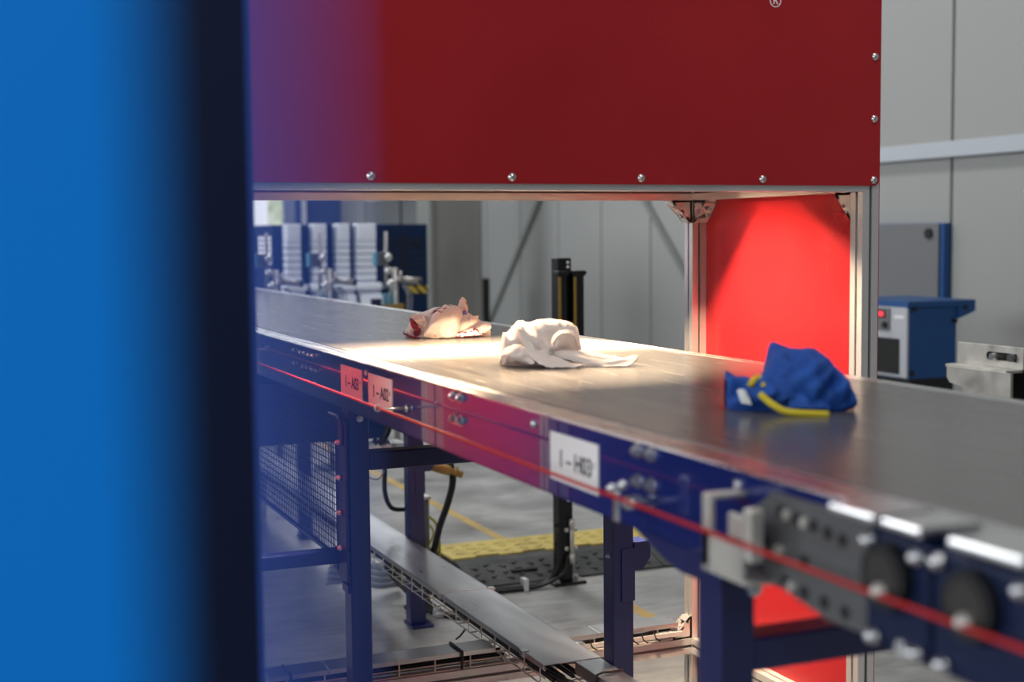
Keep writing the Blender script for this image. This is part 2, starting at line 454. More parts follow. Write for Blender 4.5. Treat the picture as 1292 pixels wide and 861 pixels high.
glow_band = MB().box(-6, 6, 16.97, 17.12, 3.57, 3.62).box(-6, 6, 16.97, 17.12, 5.48, 5.53)  # unseen glowing band, added for bright reflections on the tray covers
for k in range(9):
    glow_band.box(-6 + k * 1.495, -5.96 + k * 1.495, 16.97, 17.12, 3.62, 5.48)
glow_band = glow_band.build('reflection_band', 'white', kind='structure')
for k in range(8):
    MB().box(-5.96 + k * 1.495, -4.505 + k * 1.495, 17.03, 17.04, 3.62, 5.48).build('pane', 'sky_pane', glow_band)
MB().box(-6.1, -6.0, FY0, FY1, 0, 6).build('wall_left', 'wall_panel', kind='structure')

# ================================================================== SCANNER HOOD
HX0, HX1 = 0.480, 2.014      # outer faces of the posts
HY0, HY1 = 2.600, 3.409
ZB = 1.490                   # underside of the upper beams
hood = thing('scanner_hood', 'large red panelled hood on aluminium posts straddling the grey belt', 'machine hood', (1.25, 3.0, 0))
post_x = (HX0 + 0.0225, HX1 - 0.0225); post_y = (HY0 + 0.0225, HY1 - 0.0225)
for px in post_x:
    for py in post_y:
        profile('post', 'z', (px, py), 0.012, 2.42, hood)
for py, nm in ((post_y[0], 'front_beam'), (post_y[1], 'rear_beam')):
    profile(nm, 'x', (py, ZB + 0.0225), HX0 + 0.045, HX1 - 0.045, hood)
    profile('top_beam', 'x', (py, 2.42 - 0.0225), HX0 + 0.045, HX1 - 0.045, hood)
for px in post_x:
    profile('side_beam', 'y', (px, ZB + 0.0225), HY0 + 0.045, HY1 - 0.045, hood)
    profile('lower_beam', 'y', (px, 0.2185), HY0 + 0.045, HY1 - 0.045, hood)
profile('lower_beam', 'x', (post_y[1], 0.2185), HX0 + 0.045, HX1 - 0.045, hood)
for px in post_x:
    for py in post_y:
        MB().box(px - 0.035, px + 0.035, py - 0.035, py + 0.035, 0, 0.012, 0.003).build('foot', 'black', hood)

# front panel with rounded lower corners, proud of the beam
fx0, fx1, fz0, fz1, rc = HX0 + 0.002, HX1 - 0.001, 1.503, 2.42, 0.018
pts = [(fx0, fz1), (fx0, fz0 + rc)]
for k in range(1, 6):
    t = PI + k * PI / 12; pts.append((fx0 + rc + rc * math.cos(t), fz0 + rc + rc * math.sin(t)))
pts.append((fx0 + rc, fz0))
for k in range(0, 7):
    t = 1.5 * PI + k * PI / 12; pts.append((fx1 - rc + rc * math.cos(t), fz0 + rc + rc * math.sin(t)))
pts.append((fx1, fz1))
panel = MB().prism(pts, 'y', HY0 - 0.004, HY0 - 0.0005).build('front_panel', 'red', hood)
for sx in (0.499, 0.798, 1.097, 1.394, 1.697, 1.996):
    mb = MB(); mb.cyl((sx, HY0 - 0.004, 1.516), (sx, HY0 - 0.0065, 1.516), 0.0085, 18); mb.sph((sx, HY0 - 0.0065, 1.516), 0.0065, (1, 0.5, 1))
    mb.build('screw', 'chrome', panel, True)
for sz in (1.655, 1.795, 1.935, 2.075, 2.215):
    for sx in (1.996, 0.499):
        mb = MB(); mb.cyl((sx, HY0 - 0.004, sz), (sx, HY0 - 0.0065, sz), 0.0085, 18); mb.sph((sx, HY0 - 0.0065, sz), 0.0065, (1, 0.5, 1))
        mb.build('screw', 'chrome', panel, True)
# registered mark at the end of the lettering that lies above the frame
cx, cz = 1.7277, 1.9055
mk = text_mesh('R', 0.023, Matrix.Translation((cx, HY0 - 0.0045, cz)) @ Matrix.Rotation(PI / 2, 4, 'X'))
for k in range(40):
    t0, t1 = 2 * PI * k / 40, 2 * PI * (k + 1) / 40
    q = [(cx + r * math.cos(t), cz + r * math.sin(t)) for r, t in ((0.0125, t0), (0.0145, t0), (0.0145, t1), (0.0125, t1))]
    mk.prism(q, 'y', HY0 - 0.0052, HY0 - 0.0041)
mk.build('registered_mark', 'mark', panel, label='white registered trade mark ring with letter R')

MB().box(HX1 - 0.0005, HX1 + 0.0035, HY0 + 0.002, HY1, 0.10, 2.42).build('side_panel', 'red', hood)
MB().box(HX0 - 0.0035, HX0 + 0.0005, HY0 + 0.002, HY1, 0.10, 2.42).build('side_panel', 'red', hood)
MB().box(HX0, HX1, HY1 - 0.0005, HY1 + 0.0035, 1.503, 2.42).build('rear_panel', 'red', hood)
MB().box(HX0, HX1, HY0, HY1, 2.4205, 2.424).build('top_panel', 'red', hood)


def gusset(parent, corner, d1, d2, w_axis, w=0.040, L=0.062):
    """cast corner bracket: two side plates, two end flanges, crossed web on the sloping face"""
    c = Vector(corner); d1 = Vector(d1); d2 = Vector(d2); wv_ = Vector(w_axis)
    mb = MB()

    def quadprism(poly, off0, off1):
        va = [mb.bm.verts.new(p + wv_ * off0) for p in poly]; vb_ = [mb.bm.verts.new(p + wv_ * off1) for p in poly]
        fs = [mb.bm.faces.new(va), mb.bm.faces.new(vb_[::-1])]
        n = len(poly)
        for i in range(n):
            fs.append(mb.bm.faces.new((va[i], vb_[i], vb_[(i + 1) % n], va[(i + 1) % n])))
        bmesh.ops.recalc_face_normals(mb.bm, faces=fs)
    tri = [c, c + d1 * L, c + d1 * L + d2 * 0.008, c + d2 * L + d1 * 0.008, c + d2 * L]
    h = w / 2
    quadprism(tri, -h, -h + 0.004); quadprism(tri, h - 0.004, h)
    quadprism([c, c + d1 * L, c + d1 * L + d2 * 0.006, c + d2 * 0.006], -h, h)
    quadprism([c, c + d2 * L, c + d2 * L + d1 * 0.006, c + d1 * 0.006], -h, h)
    # sloping web: floor plate set back, end lips and a diagonal cross
    a = c + d1 * L + d2 * 0.008; b_ = c + d2 * L + d1 * 0.008; e = (b_ - a); nn = -(d1 + d2).normalized()
    quadprism([a, a + e * 0.16, a + e * 0.16 + nn * 0.01, a + nn * 0.004], -h, h)
    quadprism([b_, b_ - e * 0.22, b_ - e * 0.22 + nn * 0.01, b_ + nn * 0.004], -h, h)
    quadprism([a + e * 0.42 + nn * 0.004, a + e * 0.58 + nn * 0.004, a + e * 0.58 + nn * 0.01, a + e * 0.42 + nn * 0.01], -h, h)
    for s1, s2 in ((0.2, 0.8), (0.8, 0.2)):
        p, q = a + e * s1 + nn * 0.006 - wv_ * h * 0.9, a + e * s2 + nn * 0.006 + wv_ * h * 0.9
        mb.cyl(p, q, 0.0035, 6)
    o = mb.build('corner_bracket', 'alu', parent)
    mid = c + d1 * 0.022 + d2 * 0.006
    m2 = MB(); m2.cyl(mid, mid + d2 * 0.008, 0.007, 10); mid = c + d2 * 0.022 + d1 * 0.006; m2.cyl(mid, mid + d1 * 0.008, 0.007, 10)
    m2.build('bolt', 'chrome', o)
    return o


X, Y_, Z = Vector((1, 0, 0)), Vector((0, 1, 0)), Vector((0, 0, 1))
xi, yi0, yi1 = HX1 - 0.045, HY0 + 0.045, HY1 - 0.045
gusset(hood, (xi, post_y[1], ZB), -X, -Z, Y_)
gusset(hood, (post_x[1], yi1, ZB), -Y_, -Z, X)
gusset(hood, (post_x[1], yi0, ZB), Y_, -Z, X)
gusset(hood, (xi, post_y[1], 0.241), -X, Z, Y_)
gusset(hood, (HX0 + 0.045, post_y[1], ZB), X, -Z, Y_)

# the line lamp inside: hooded strip light whose shades cut the beam fore and aft
LZ, LY = 1.540, 3.045
lh = MB().box(0.66, 1.80, LY - 0.036, LY + 0.030, LZ + 0.014, LZ + 0.05, 0.003)
lh.build('lamp_housing', 'alu', hood)
MB().box(0.66, 1.80, LY - 0.036, LY - 0.033, LZ - 0.018, LZ + 0.014).build('lamp_shade', 'black', hood)
MB().box(0.66, 1.80, LY + 0.0238, LY + 0.0268, LZ - 0.031, LZ - 0.0022).box(0.66, 1.80, LY + 0.0238, LY + 0.0268, LZ - 0.0006, LZ + 0.014).build('lamp_shade', 'black', hood)
MB().cyl((0.87, LY, LZ + 0.006), (1.79, LY, LZ + 0.006), 0.006, 14).build('lamp_tube', 'lamp', hood)
for hx in (0.95, 1.52):
    MB().box(hx - 0.02, hx + 0.02, LY - 0.02, LY + 0.02, LZ + 0.05, 2.42).build('lamp_hanger', 'alu', hood)
area('scanner_lamp', (1.33, LY, LZ - 0.001), (1.33, LY, 1.0), 0.90, 0.010, 54, (1.0, 0.70, 0.42), 166)
area('scanner_lamp_lens', (1.33, LY - 0.004, LZ - 0.003), (1.33, LY - 0.02, 1.0), 0.90, 0.010, 30, (1.0, 0.76, 0.52), 62)

# ================================================================== CONVEYOR
CX0, CX1 = 0.8505, 1.600
CY0, CY1 = 0.20, 9.0
BZ = 1.1285
conv = thing('belt_conveyor', 'long blue belt conveyor with grey belt carrying crumpled garments', 'conveyor', (1.2, 3.0, 0))
bb = MB().box(0.903, 1.561, CY0, CY1, BZ - 0.004, BZ, 0.0015)
bb.box(0.91, 1.555, CY0, CY1, 1.032, 1.036)
bb.build('belt', 'belt', conv)
MB().box(0.862, 1.59, CY0, CY1, 1.05, BZ - 0.006).build('slider_bed', 'grey_plate', conv)
# near side rail: C section, glossy navy
MB().box(CX0, CX0 + 0.004, CY0, CY1, 1.008, 1.1245).box(CX0, CX0 + 0.03, CY0, CY1, 1.008, 1.012).build('side_rail', 'navy_gloss', conv, label='glossy navy side rail nearest the viewer')
MB().box(CX1 - 0.004, CX1, CY0, CY1, 1.008, 1.1245).box(CX1 - 0.03, CX1, CY0, CY1, 1.008, 1.012).build('side_rail', 'navy_gloss', conv)
MB().box(CX0 - 0.002, 0.902, CY0, CY1, 1.1245, 1.1275, 0.001).build('edge_strip', 'strip', conv)
MB().box(1.562, CX1 + 0.002, CY0, CY1, 1.1245, 1.1275, 0.001).build('edge_strip', 'strip', conv)

LEGS = (1.40, 3.00, 4.585, 6.17, 7.76)
for ly in LEGS:
    near = MB().box(0.8585, 0.9075, ly, ly + 0.055, 0.012, 1.03, 0.003).build('leg', 'navy', conv)
    MB().box(0.83, 0.936, ly - 0.025, ly + 0.08, 0, 0.012, 0.003).build('foot_plate', 'navy', near)
    far = MB().box(1.530, 1.588, ly, ly + 0.055, 0.012, 1.03, 0.003).build('leg', 'navy', conv)
    MB().box(1.5285, 1.61, ly - 0.025, ly + 0.08, 0, 0.012, 0.003).build('foot_plate', 'navy', far)
    MB().box(0.9075, 1.530, ly, ly + 0.05, 0.864, 0.906, 0.003).build('cross_bar', 'navy', conv)
    # far-leg support bracket: bent plate with a boxed lug
    MB().box(1.553, 1.590, ly - 0.004, ly, 0.484, 0.617, 0.001).prism(
        [(1.588, 0.632), (1.629, 0.632), (1.633, 0.622), (1.633, 0.590), (1.612, 0.562), (1.588, 0.562)], 'y', ly - 0.004, ly + 0.05).build('leg_bracket', 'navy', far)
    hexbolt((1.53, ly + 0.02, 0.598), (-1, 0, 0), 0.005, far, h=0.007)
    # web plate where the near leg meets the rail
    MB().prism([(ly + 0.22, 1.010), (ly - 0.01, 1.010), (ly - 0.01, 0.975), (ly + 0.085, 0.975), (ly + 0.13, 0.985)], 'x', 0.8525, 0.8575).build('rail_gusset', 'navy', conv) if ly < 2 else None
hexbolt((0.905, 1.399, 0.968), (0, -1, 0), 0.007, conv)
hexbolt((0.8855, 2.999, 0.985), (0, -1, 0), 0.006, conv)

# splice bolts and lone screws on the near rail
for (cy, sp) in ((2.268, 0.034), (1.575, 0.037)):
    for dy in (-0.5, 0.5):
        for bz in (1.114, 1.0735):
            hexbolt((CX0, cy + dy * sp, bz), (-1, 0, 0), 0.0075, conv, 'chrome', 0.008)
for k, (by, bz) in enumerate(((3.45, 1.110), (3.38, 1.109), (3.34, 1.110), (3.30, 1.109), (3.26, 1.110), (3.45, 1.077), (3.36, 1.076), (3.32, 1.077), (3.27, 1.076), (3.23, 1.077), (3.27, 1.045))):
    hexbolt((CX0, by, bz), (-1, 0, 0), 0.0048, conv, 'chrome', 0.006, False)
for (by, bz) in ((1.933, 1.107), (1.348, 1.109), (2.822, 1.108), (4.2, 1.1)):
    mb = MB(); mb.cyl((CX0, by, bz), (CX0 - 0.003, by, bz), 0.0065, 16); mb.sph((CX0 - 0.003, by, bz), 0.005, (0.5, 1, 1))
    mb.build('screw', 'chrome', conv, True)

# cord eyelets along the rail
def eyelet(y_, z_=1.068):
    mb = MB()
    mb.cyl((CX0, y_, z_ - 0.004), (CX0 - 0.006, y_, z_ - 0.004), 0.007, 12)
    mb.cyl((CX0 - 0.006, y_, z_ - 0.004), (CX0 - 0.056, y_, z_ - 0.002), 0.0026, 8)
    ring = [(CX0 - 0.062 + 0.006 * math.cos(t), y_, z_ + 0.006 * math.sin(t)) for t in [2 * PI * k / 16 for k in range(17)]]
    mb.tube(ring, 0.0018, 6, 1)
    return mb.build('cord_eyelet', 'zinc', conv, True)
eyelet(2.545, 1.066)
eyelet(4.05)
mb = MB(); mb.box(0.798, 0.804, 1.552, 1.566, 1.030, 1.070, 0.002).cyl((CX0, 1.590, 1.046), (CX0 - 0.02, 1.590, 1.046), 0.010, 8).cyl((CX0, 1.56, 1.052), (0.802, 1.56, 1.052), 0.004, 8)
mb.sph((0.797, 1.566, 1.072), 0.007); mb.sph((0.806, 1.552, 1.078), 0.007)
mb.build('cord_eyelet', 'chrome', conv, True)
MB().tube([(0.7875, 0.2, 1.068), (0.7875, 1.6, 1.0665), (0.7875, 2.545, 1.067), (0.7875, 4.05, 1.067)], 0.0028, 8, 6).build('pull_cord', 'cord_red', conv, True, label='taut red emergency pull cord along the rail')


def rail_label(y1, y0, z0, z1, txt):
    lb = MB().box(CX0 - 0.0015, CX0 - 0.0002, y0, y1, z0, z1).build('label_plate', 'paper', conv, label='white paper label reading ' + txt)
    R_ = Matrix(((0, 0, -1, 0), (-1, 0, 0, 0), (0, 1, 0, 0), (0, 0, 0, 1)))
    T = Matrix.Translation((CX0 - 0.0019, (y0 + y1) / 2 - 0.006, z0 + (z1 - z0) * 0.47))
    text_mesh(txt, 0.036, T @ R_, 0.0002, 0.95).build('lettering', 'ink', lb)
    # registration ticks at the paper's edges
    MB().box(CX0 - 0.0021, CX0 - 0.0015, y0 + 0.012, y0 + 0.014, z0 + (z1 - z0) * 0.50, z0 + (z1 - z0) * 0.62).build('edge_tick', 'ink', lb)


rail_label(3.020, 2.854, 1.0425, 1.110, '1 – A03')
rail_label(2.807, 2.643, 1.041, 1.109, '1 – A02')
rail_label(1.871, 1.709, 1.033, 1.105, '1 – H03')

# pull-cord end bracket: bent chrome frame with window
pb = MB()
pb.box(0.800, 0.808, 1.328, 1.346, 1.015, 1.105, 0.002).box(0.800, 0.808, 1.262, 1.346, 1.020, 1.062, 0.002)
pb.box(0.806, CX0, 1.328, 1.346, 1.098, 1.105, 0.002).box(0.795, 0.812, 1.236, 1.252, 1.045, 1.104, 0.003).box(0.80, CX0, 1.25, 1.34, 1.016, 1.020, 0.001)
pb.box(0.806, 0.812, 1.25, 1.30, 1.062, 1.090, 0.002)
pb.build('cord_bracket', 'zinc', conv)

# drive end plate with slots, bearings, caps
ep = MB().prism([(1.302, 1.084), (1.252, 1.118), (1.0, 1.118), (0.985, 1.108), (0.985, 1.03), (1.03, 1.006), (1.15, 1.003), (1.24, 1.018), (1.302, 1.047)], 'x', 0.832, 0.838).build('end_plate', 'grey_plate', conv, label='grey slotted end plate')
for (py, pz) in ((1.235, 1.1), (1.205, 1.098), (1.175, 1.096), (1.15, 1.093), (1.125, 1.091), (1.265, 1.062), (1.19, 1.055), (1.225, 1.026), (1.19, 1.022), (1.155, 1.02), (1.12, 1.018)):
    MB().cyl((0.832, py, pz), (0.8312, py, pz), 0.0075, 14).build('slot_hole', 'black', ep)
for (py, pz) in ((1.22, 1.099), (1.188, 1.097), (1.21, 1.024), (1.235, 1.058)):
    MB().cyl((0.832, py, pz), (0.827, py, pz), 0.006, 8).build('bolt', 'zinc', ep)
for (yc, hw) in ((1.012, 0.046), (0.900, 0.062)):
    hs = MB().box(0.808, 0.832, yc - hw, yc + hw, 1.008, 1.120, 0.006).build('bearing_housing', 'navy_dark', conv)
    MB().cyl((0.808, yc + 0.006, 1.082), (0.796, yc + 0.006, 1.082), 0.031, 28).build('bearing_ring', 'black', hs)
    MB().cyl((0.796, yc + 0.006, 1.082), (0.7945, yc + 0.006, 1.082), 0.022, 24).build('bearing_face', 'bearing', hs)
    mb = MB().cyl((0.7945, yc + 0.002, 1.070), (0.788, yc + 0.002, 1.070), 0.0075, 12); mb.sph((0.788, yc + 0.002, 1.070), 0.006)
    mb.build('shaft_screw', 'zinc', hs, True)
    for (dy, dz) in ((-hw + 0.012, 1.108), (hw - 0.012, 1.110), (-hw + 0.012, 1.02), (hw - 0.02, 1.02)):
        mb = MB().cyl((0.808, yc + dy, dz), (0.800, yc + dy, dz), 0.0075, 12); mb.sph((0.800, yc + dy, dz), 0.0065)
        mb.build('bolt', 'chrome', hs, True)
for (a, b_) in ((1.03, 1.10), (0.965, 1.02), (0.84, 0.93)):
    MB().box(0.795, 0.868, a, b_, 1.1275, 1.137, 0.003).build('cap_plate', 'chrome', conv)
MB().box(0.81, 0.826, 0.985, 1.01, 1.014, 1.034, 0.003).cyl((0.80, 0.995, 1.02), (0.812, 0.995, 1.02), 0.008, 12).build('adjuster', 'chrome', conv)

# valve shelf and hoses slung under the belt by the third pair of legs
MB().box(0.94, 1.52, 4.80, 6.10, 0.658, 1.0, 0.004).build('drive_cover', 'cover_blue', conv)
vs = MB().box(1.30, 1.555, 4.68, 4.78, 0.63, 0.655, 0.003).build('valve_shelf', 'white', conv)
MB().cyl((1.45, 4.675, 0.645), (1.45, 4.72, 0.66), 0.014, 14).cyl((1.50, 4.675, 0.648), (1.50, 4.72, 0.66), 0.010, 14).build('valve', 'chrome', vs)
MB().tube([(1.50, 4.70, 0.95), (1.50, 4.69, 0.78), (1.485, 4.68, 0.70), (1.45, 4.68, 0.655)], 0.012, 10).build('hose', 'cable_black', conv, True)
MB().tube([(1.480, 4.7, 0.66), (1.478, 4.7, 0.55), (1.477, 4.7, 0.48), (1.492, 4.7, 0.43), (1.52, 4.7, 0.41), (1.60, 4.70, 0.408)], 0.0085, 10).build('hose', 'cable_black', conv, True, label='black hose hanging in a loop')
MB().tube([(1.40, 4.68, 0.56), (1.42, 4.68, 0.535), (1.45, 4.68, 0.532), (1.475, 4.69, 0.56)], 0.003, 6).build('wire', 'cable_grey', conv, True)
ft = MB().cyl((1.66, 4.70, 0.56), (1.72, 4.68, 0.54), 0.020, 14).cyl((1.72, 4.68, 0.54), (1.765, 4.67, 0.522), 0.013, 10).cyl((1.738, 4.675, 0.536), (1.746, 4.673, 0.533), 0.020, 6).build('hose_fitting', 'brass', conv, label='brass hose fitting under the rail')
MB().tube([(1.725, 4.69, 0.57), (1.735, 4.69, 0.50), (1.715, 4.69, 0.42), (1.68, 4.69, 0.33), (1.655, 4.69, 0.24), (1.62, 4.70, 0.16), (1.58, 4.74, 0.09)], 0.0125, 10).build('hose', 'cable_black', conv, True, label='thick black hose curving down from the brass fitting')

# ================================================================== MESH GUARD
mg = thing('mesh_guard', 'blue wire mesh guard hinged on the conveyor leg below the rail', 'guard', (0.842, 3.35, 0.664))
gz0, gz1, gy0, gy1 = 0.664, 0.985, 3.07, 3.98
wm = MB()
yy = gy0
while yy < gy1:
    wm.box(0.8405, 0.8422, yy - 0.0008, yy + 0.0008, gz0, gz1); yy += 0.0135
zz = gz0
while zz < gz1:
    wm.box(0.8422, 0.8440, gy0 - 0.01, gy1, zz - 0.0009, zz + 0.0009); zz += 0.0165
wm.build('wire_mesh', 'navy', mg, kind='stuff')
bar = MB().box(0.8455, 0.8505, 2.985, 3.07, gz0 - 0.05, gz1 - 0.004, 0.002).build('hinge_bar', 'navy', mg)
MB().tube([(0.842, 3.10, gz1 + 0.004), (0.842, 3.03, gz1 + 0.004), (0.842, 3.006, gz1 - 0.004), (0.842, 2.996, gz1 - 0.03), (0.842, 2.996, gz1 - 0.06)], 0.004, 8).build('top_rod', 'navy', mg, True)
MB().box(0.840, 0.848, 3.07, gy1, gz0 - 0.012, gz0 - 0.004).build('frame_bar', 'navy', mg)
for bz in (0.931, 0.850, 0.768, 0.686):
    mb = MB().cyl((0.8455, 3.02, bz), (0.838, 3.02, bz), 0.007, 12); mb.sph((0.838, 3.02, bz), 0.006)
    mb.build('bolt', 'chrome', bar, True)
zz = 0.58
while zz < 0.96:
    MB().box(0.8515, 0.858, 3.002, 3.05, zz, zz + 0.021, 0.002).build('hinge_knuckle', 'navy', mg); zz += 0.0262
# bracing rail running left from the leg under the mesh
gr = MB().box(0.40, 0.8575, 3.06, 3.10, 0.640, 0.672, 0.003).build('guard_rail', 'navy', conv)
MB().prism([(0.8585, 0.672), (0.8585, 0.60), (0.843, 0.628), (0.843, 0.672)], 'y', 3.06, 3.09).build('rail_end', 'navy', gr)

# ================================================================== FOREGROUND POSTS
MB_ = MB().box(-0.20, 0.0285, 0.195, 0.255, 0, 2.4, 0.002)
tag(MB_.build('steel_post', 'bright_blue'), 'bright blue post close to the lens at left edge, out of focus', 'post')
tag(MB().box(0.20, 0.438, 2.00, 2.08, 0, 3.2, 0.004).build('steel_post', 'navy_dark'), 'dark navy upright standing just right of the blurred bright blue post', 'post')

sh = thing('veil_sheet', 'clear guard sheet edge with painted blue reflection veil, before the dark navy post', 'guard sheet', (0.306, 1.2, 0))  # sheet put in to carry the painted blue veil
MB().prism([(0.2952, 1.375), (0.321, 1.02), (0.324, 1.02), (0.2982, 1.375)], 'z', 0.05, 3.2).build('sheet', 'painted_veil', sh)
MB().box(0.28, 0.335, 1.0, 1.42, 0, 0.05, 0.003).build('floor_rail', 'navy_dark', sh)

mr_ = thing('reflection_block', 'unseen dark navy block added left of the conveyor for dark rail reflections', 'machine', (-1.2, 6.6, 0))  # unseen block, added to give the glossy rail dark reflections
for k in range(4):
    MB().box(-2.6 + k * 0.62, -2.6 + k * 0.62 + 0.60, 5.2, 8.4, 0.05, 1.75, 0.006).build('block_section', 'navy_dark', mr_)
MB().box(-2.58, -0.14, 5.24, 8.36, 0, 0.05).build('plinth', 'black', mr_)

# ================================================================== CABLE TRAYS
def tray(name, label, covers, x0, x1, y0, y1, top, drop, along, feet, cables=4):
    """covers: list of (x0,x1,y0,y1); wire basket below; along 'x' or 'y'"""
    t = thing(name, label, 'cable tray', ((x0 + x1) / 2, (y0 + y1) / 2, 0))
    for (a, b, c, d) in covers:
        cv = MB().box(a, b, c, d, top - 0.0025, top, 0.0008)
        if along == 'y':
            cv.box(a, a + 0.002, c, d, top - 0.012, top); cv.box(b - 0.002, b, c, d, top - 0.012, top)
        else:
            cv.box(a, b, c, c + 0.002, top - 0.012, top); cv.box(a, b, d - 0.002, d, top - 0.012, top)
        cv.build('cover', 'steel', t)
    wb_ = MB(); r = 0.0022
    if along == 'y':
        for z in (top - drop, top - drop * 0.62, top - drop * 0.25):
            for x in (x0 + 0.004, x1 - 0.004):
                wb_.cyl((x, y0, z), (x, y1, z), r, 6)
        for k in (0.33, 0.66):
            wb_.cyl((x0 + (x1 - x0) * k, y0, top - drop), (x0 + (x1 - x0) * k, y1, top - drop), r, 6)
        yv = y0 + 0.03
        while yv < y1:
            wb_.tube([(x0 + 0.004, yv, top - 0.006), (x0 + 0.004, yv, top - drop - 0.004), (x1 - 0.004, yv, top - drop - 0.004), (x1 - 0.004, yv, top - 0.006)], r, 6, 1); yv += 0.1
    else:
        for z in (top - drop, top - drop * 0.62, top - drop * 0.25):
            for y in (y0 + 0.004, y1 - 0.004):
                wb_.cyl((x0, y, z), (x1, y, z), r, 6)
        for k in (0.5,):
            wb_.cyl((x0, y0 + (y1 - y0) * k, top - drop), (x1, y0 + (y1 - y0) * k, top - drop), r, 6)
        xv = x0 + 0.03
        while xv < x1:
            wb_.tube([(xv, y0 + 0.004, top - 0.006), (xv, y0 + 0.004, top - drop + 0.002), (xv, y1 - 0.004, top - drop + 0.002), (xv, y1 - 0.004, top - 0.006)], r, 6, 1); xv += 0.1
    wb_.build('wire_basket', 'zinc', t, kind='stuff')
    for k in range(cables):
        f = (k + 0.7) / (cables + 0.4)
        if along == 'y':
            xx = x0 + 0.012 + (x1 - x0 - 0.024) * f
            pts_ = [(xx + random.uniform(-.006, .006), y0 + (y1 - y0) * i / 8, top - drop + 0.012 + random.uniform(0, .012)) for i in range(9)]
        else:
            yv = y0 + 0.012 + (y1 - y0 - 0.024) * f
            pts_ = [(x0 + (x1 - x0) * i / 8, yv + random.uniform(-.004, .004), top - drop + 0.011 + random.uniform(0, .008)) for i in range(9)]
        MB().tube(pts_, 0.006, 6, 3).build('cable', 'cable_black', t, True)
    for (fx, fy, fz) in feet:
        MB().box(fx - 0.02, fx + 0.02, fy - 0.02, fy + 0.02, 0, fz).build('support', 'zinc', t)
    return t


TT = 0.330
lt = tray('cable_tray', 'long galvanised covered tray running beneath the belt beside the far legs', [(1.366, 1.525, 3.815, 6.9), (1.366, 1.525, 3.06, 3.811)], 1.366, 1.525, 3.06, 6.9, TT, 0.056, 'y', [(1.445, 6.6, TT - 0.061)], 5)
# narrower continuation of the run towards the viewer
MB().box(1.452, 1.525, 1.7, 3.058, TT - 0.0045, TT - 0.002, 0.0006).box(1.452, 1.454, 1.7, 3.058, TT - 0.03, TT - 0.002).build('cover', 'steel', lt)
wb_ = MB()
for z in (TT - 0.056, TT - 0.035):
    for x in (1.458, 1.521):
        wb_.cyl((x, 1.7, z), (x, 3.06, z), 0.0022, 6)
yv = 1.75
while yv < 3.05:
    wb_.tube([(1.458, yv, TT - 0.006), (1.458, yv, TT - 0.058), (1.521, yv, TT - 0.058), (1.521, yv, TT - 0.006)], 0.0022, 6, 1); yv += 0.1
wb_.build('wire_basket', 'zinc', lt, kind='stuff')
MB().tube([(1.40, 3.12, TT - 0.04), (1.42, 3.0, TT - 0.042), (1.48, 2.8, TT - 0.04), (1.49, 1.7, TT - 0.04)], 0.009, 8).build('cable', 'cable_black', lt, True)
MB().tube([(1.39, 3.2, TT - 0.042), (1.44, 2.95, TT - 0.044), (1.50, 2.7, TT - 0.042), (1.505, 1.7, TT - 0.042)], 0.008, 8).build('cable', 'cable_black', lt, True)
for yc in (3.813, 3.19):
    for x in (1.366, 1.525):
        MB().box(x - 0.006, x + 0.014, yc - 0.012, yc + 0.010, TT - 0.014, TT + 0.002, 0.001).build('clip', 'chrome', lt)
MB().tube([(1.450, 2.93, TT - 0.05), (1.450, 2.93, TT + 0.002), (1.49, 2.935, TT + 0.003), (1.527, 2.94, TT + 0.002)], 0.003, 6, 2).build('strap', 'cable_black', lt, True)
MB().tube([(1.37, 3.45, TT - 0.06), (1.36, 3.44, TT - 0.09), (1.365, 3.42, TT - 0.12)], 0.005, 6).build('cable_end', 'cable_black', lt, True)
MB().tube([(1.37, 3.62, TT - 0.06), (1.36, 3.63, TT - 0.078), (1.35, 3.64, TT - 0.09)], 0.003, 6).build('cable_end', 'cable_black', lt, True)

TC = 0.2905
lx = tray('cable_tray', 'short covered tray on the lower hood beam, left of the long tray', [(0.56, 0.74, 3.366, 3.449), (0.743, 0.90, 3.366, 3.449), (0.903, 1.362, 3.366, 3.449)], 0.56, 1.40, 3.366, 3.449, TC, 0.046, 'x', [], 3)
MB().tube([(1.262, 3.449, TC + 0.003), (1.262, 3.366, TC + 0.003), (1.264, 3.361, TC - 0.002), (1.262, 3.360, TC - 0.044)], 0.004, 6, 2).build('strap', 'cable_black', lx, True)
MB().tube([(0.80, 3.449, TC + 0.002), (0.80, 3.366, TC + 0.002), (0.80, 3.361, TC - 0.002), (0.80, 3.360, TC - 0.06)], 0.003, 6, 2).build('strap', 'cable_black', lx, True)
rx = tray('cable_tray', 'short covered tray on the lower hood beam, right of the long tray', [(1.53, 1.672, 3.366, 3.449), (1.676, 1.925, 3.366, 3.449)], 1.53, 1.945, 3.366, 3.449, TC, 0.046, 'x', [], 1)
MB().box(1.53, 1.93, 3.352, 3.358, TC - 0.034, TC - 0.022).build('side_strip', 'alu', rx)
for k, xx in enumerate((1.60, 1.64, 1.77, 1.80, 1.84)):
    MB().tube([(xx, 3.356, TC - 0.012), (xx + 0.004, 3.352, TC - 0.03), (xx + 0.02, 3.353, TC - 0.042)], 0.0022, 6).build('cable_tie', 'cable_black', rx, True)
MB().sph((1.87, 3.362, TC - 0.028), 0.012, (2.0, 0.6, 0.6)).sph((1.90, 3.366, TC - 0.03), 0.010, (1.6, 0.6, 0.8)).build('loose_wire', 'cable_grey', rx, True)

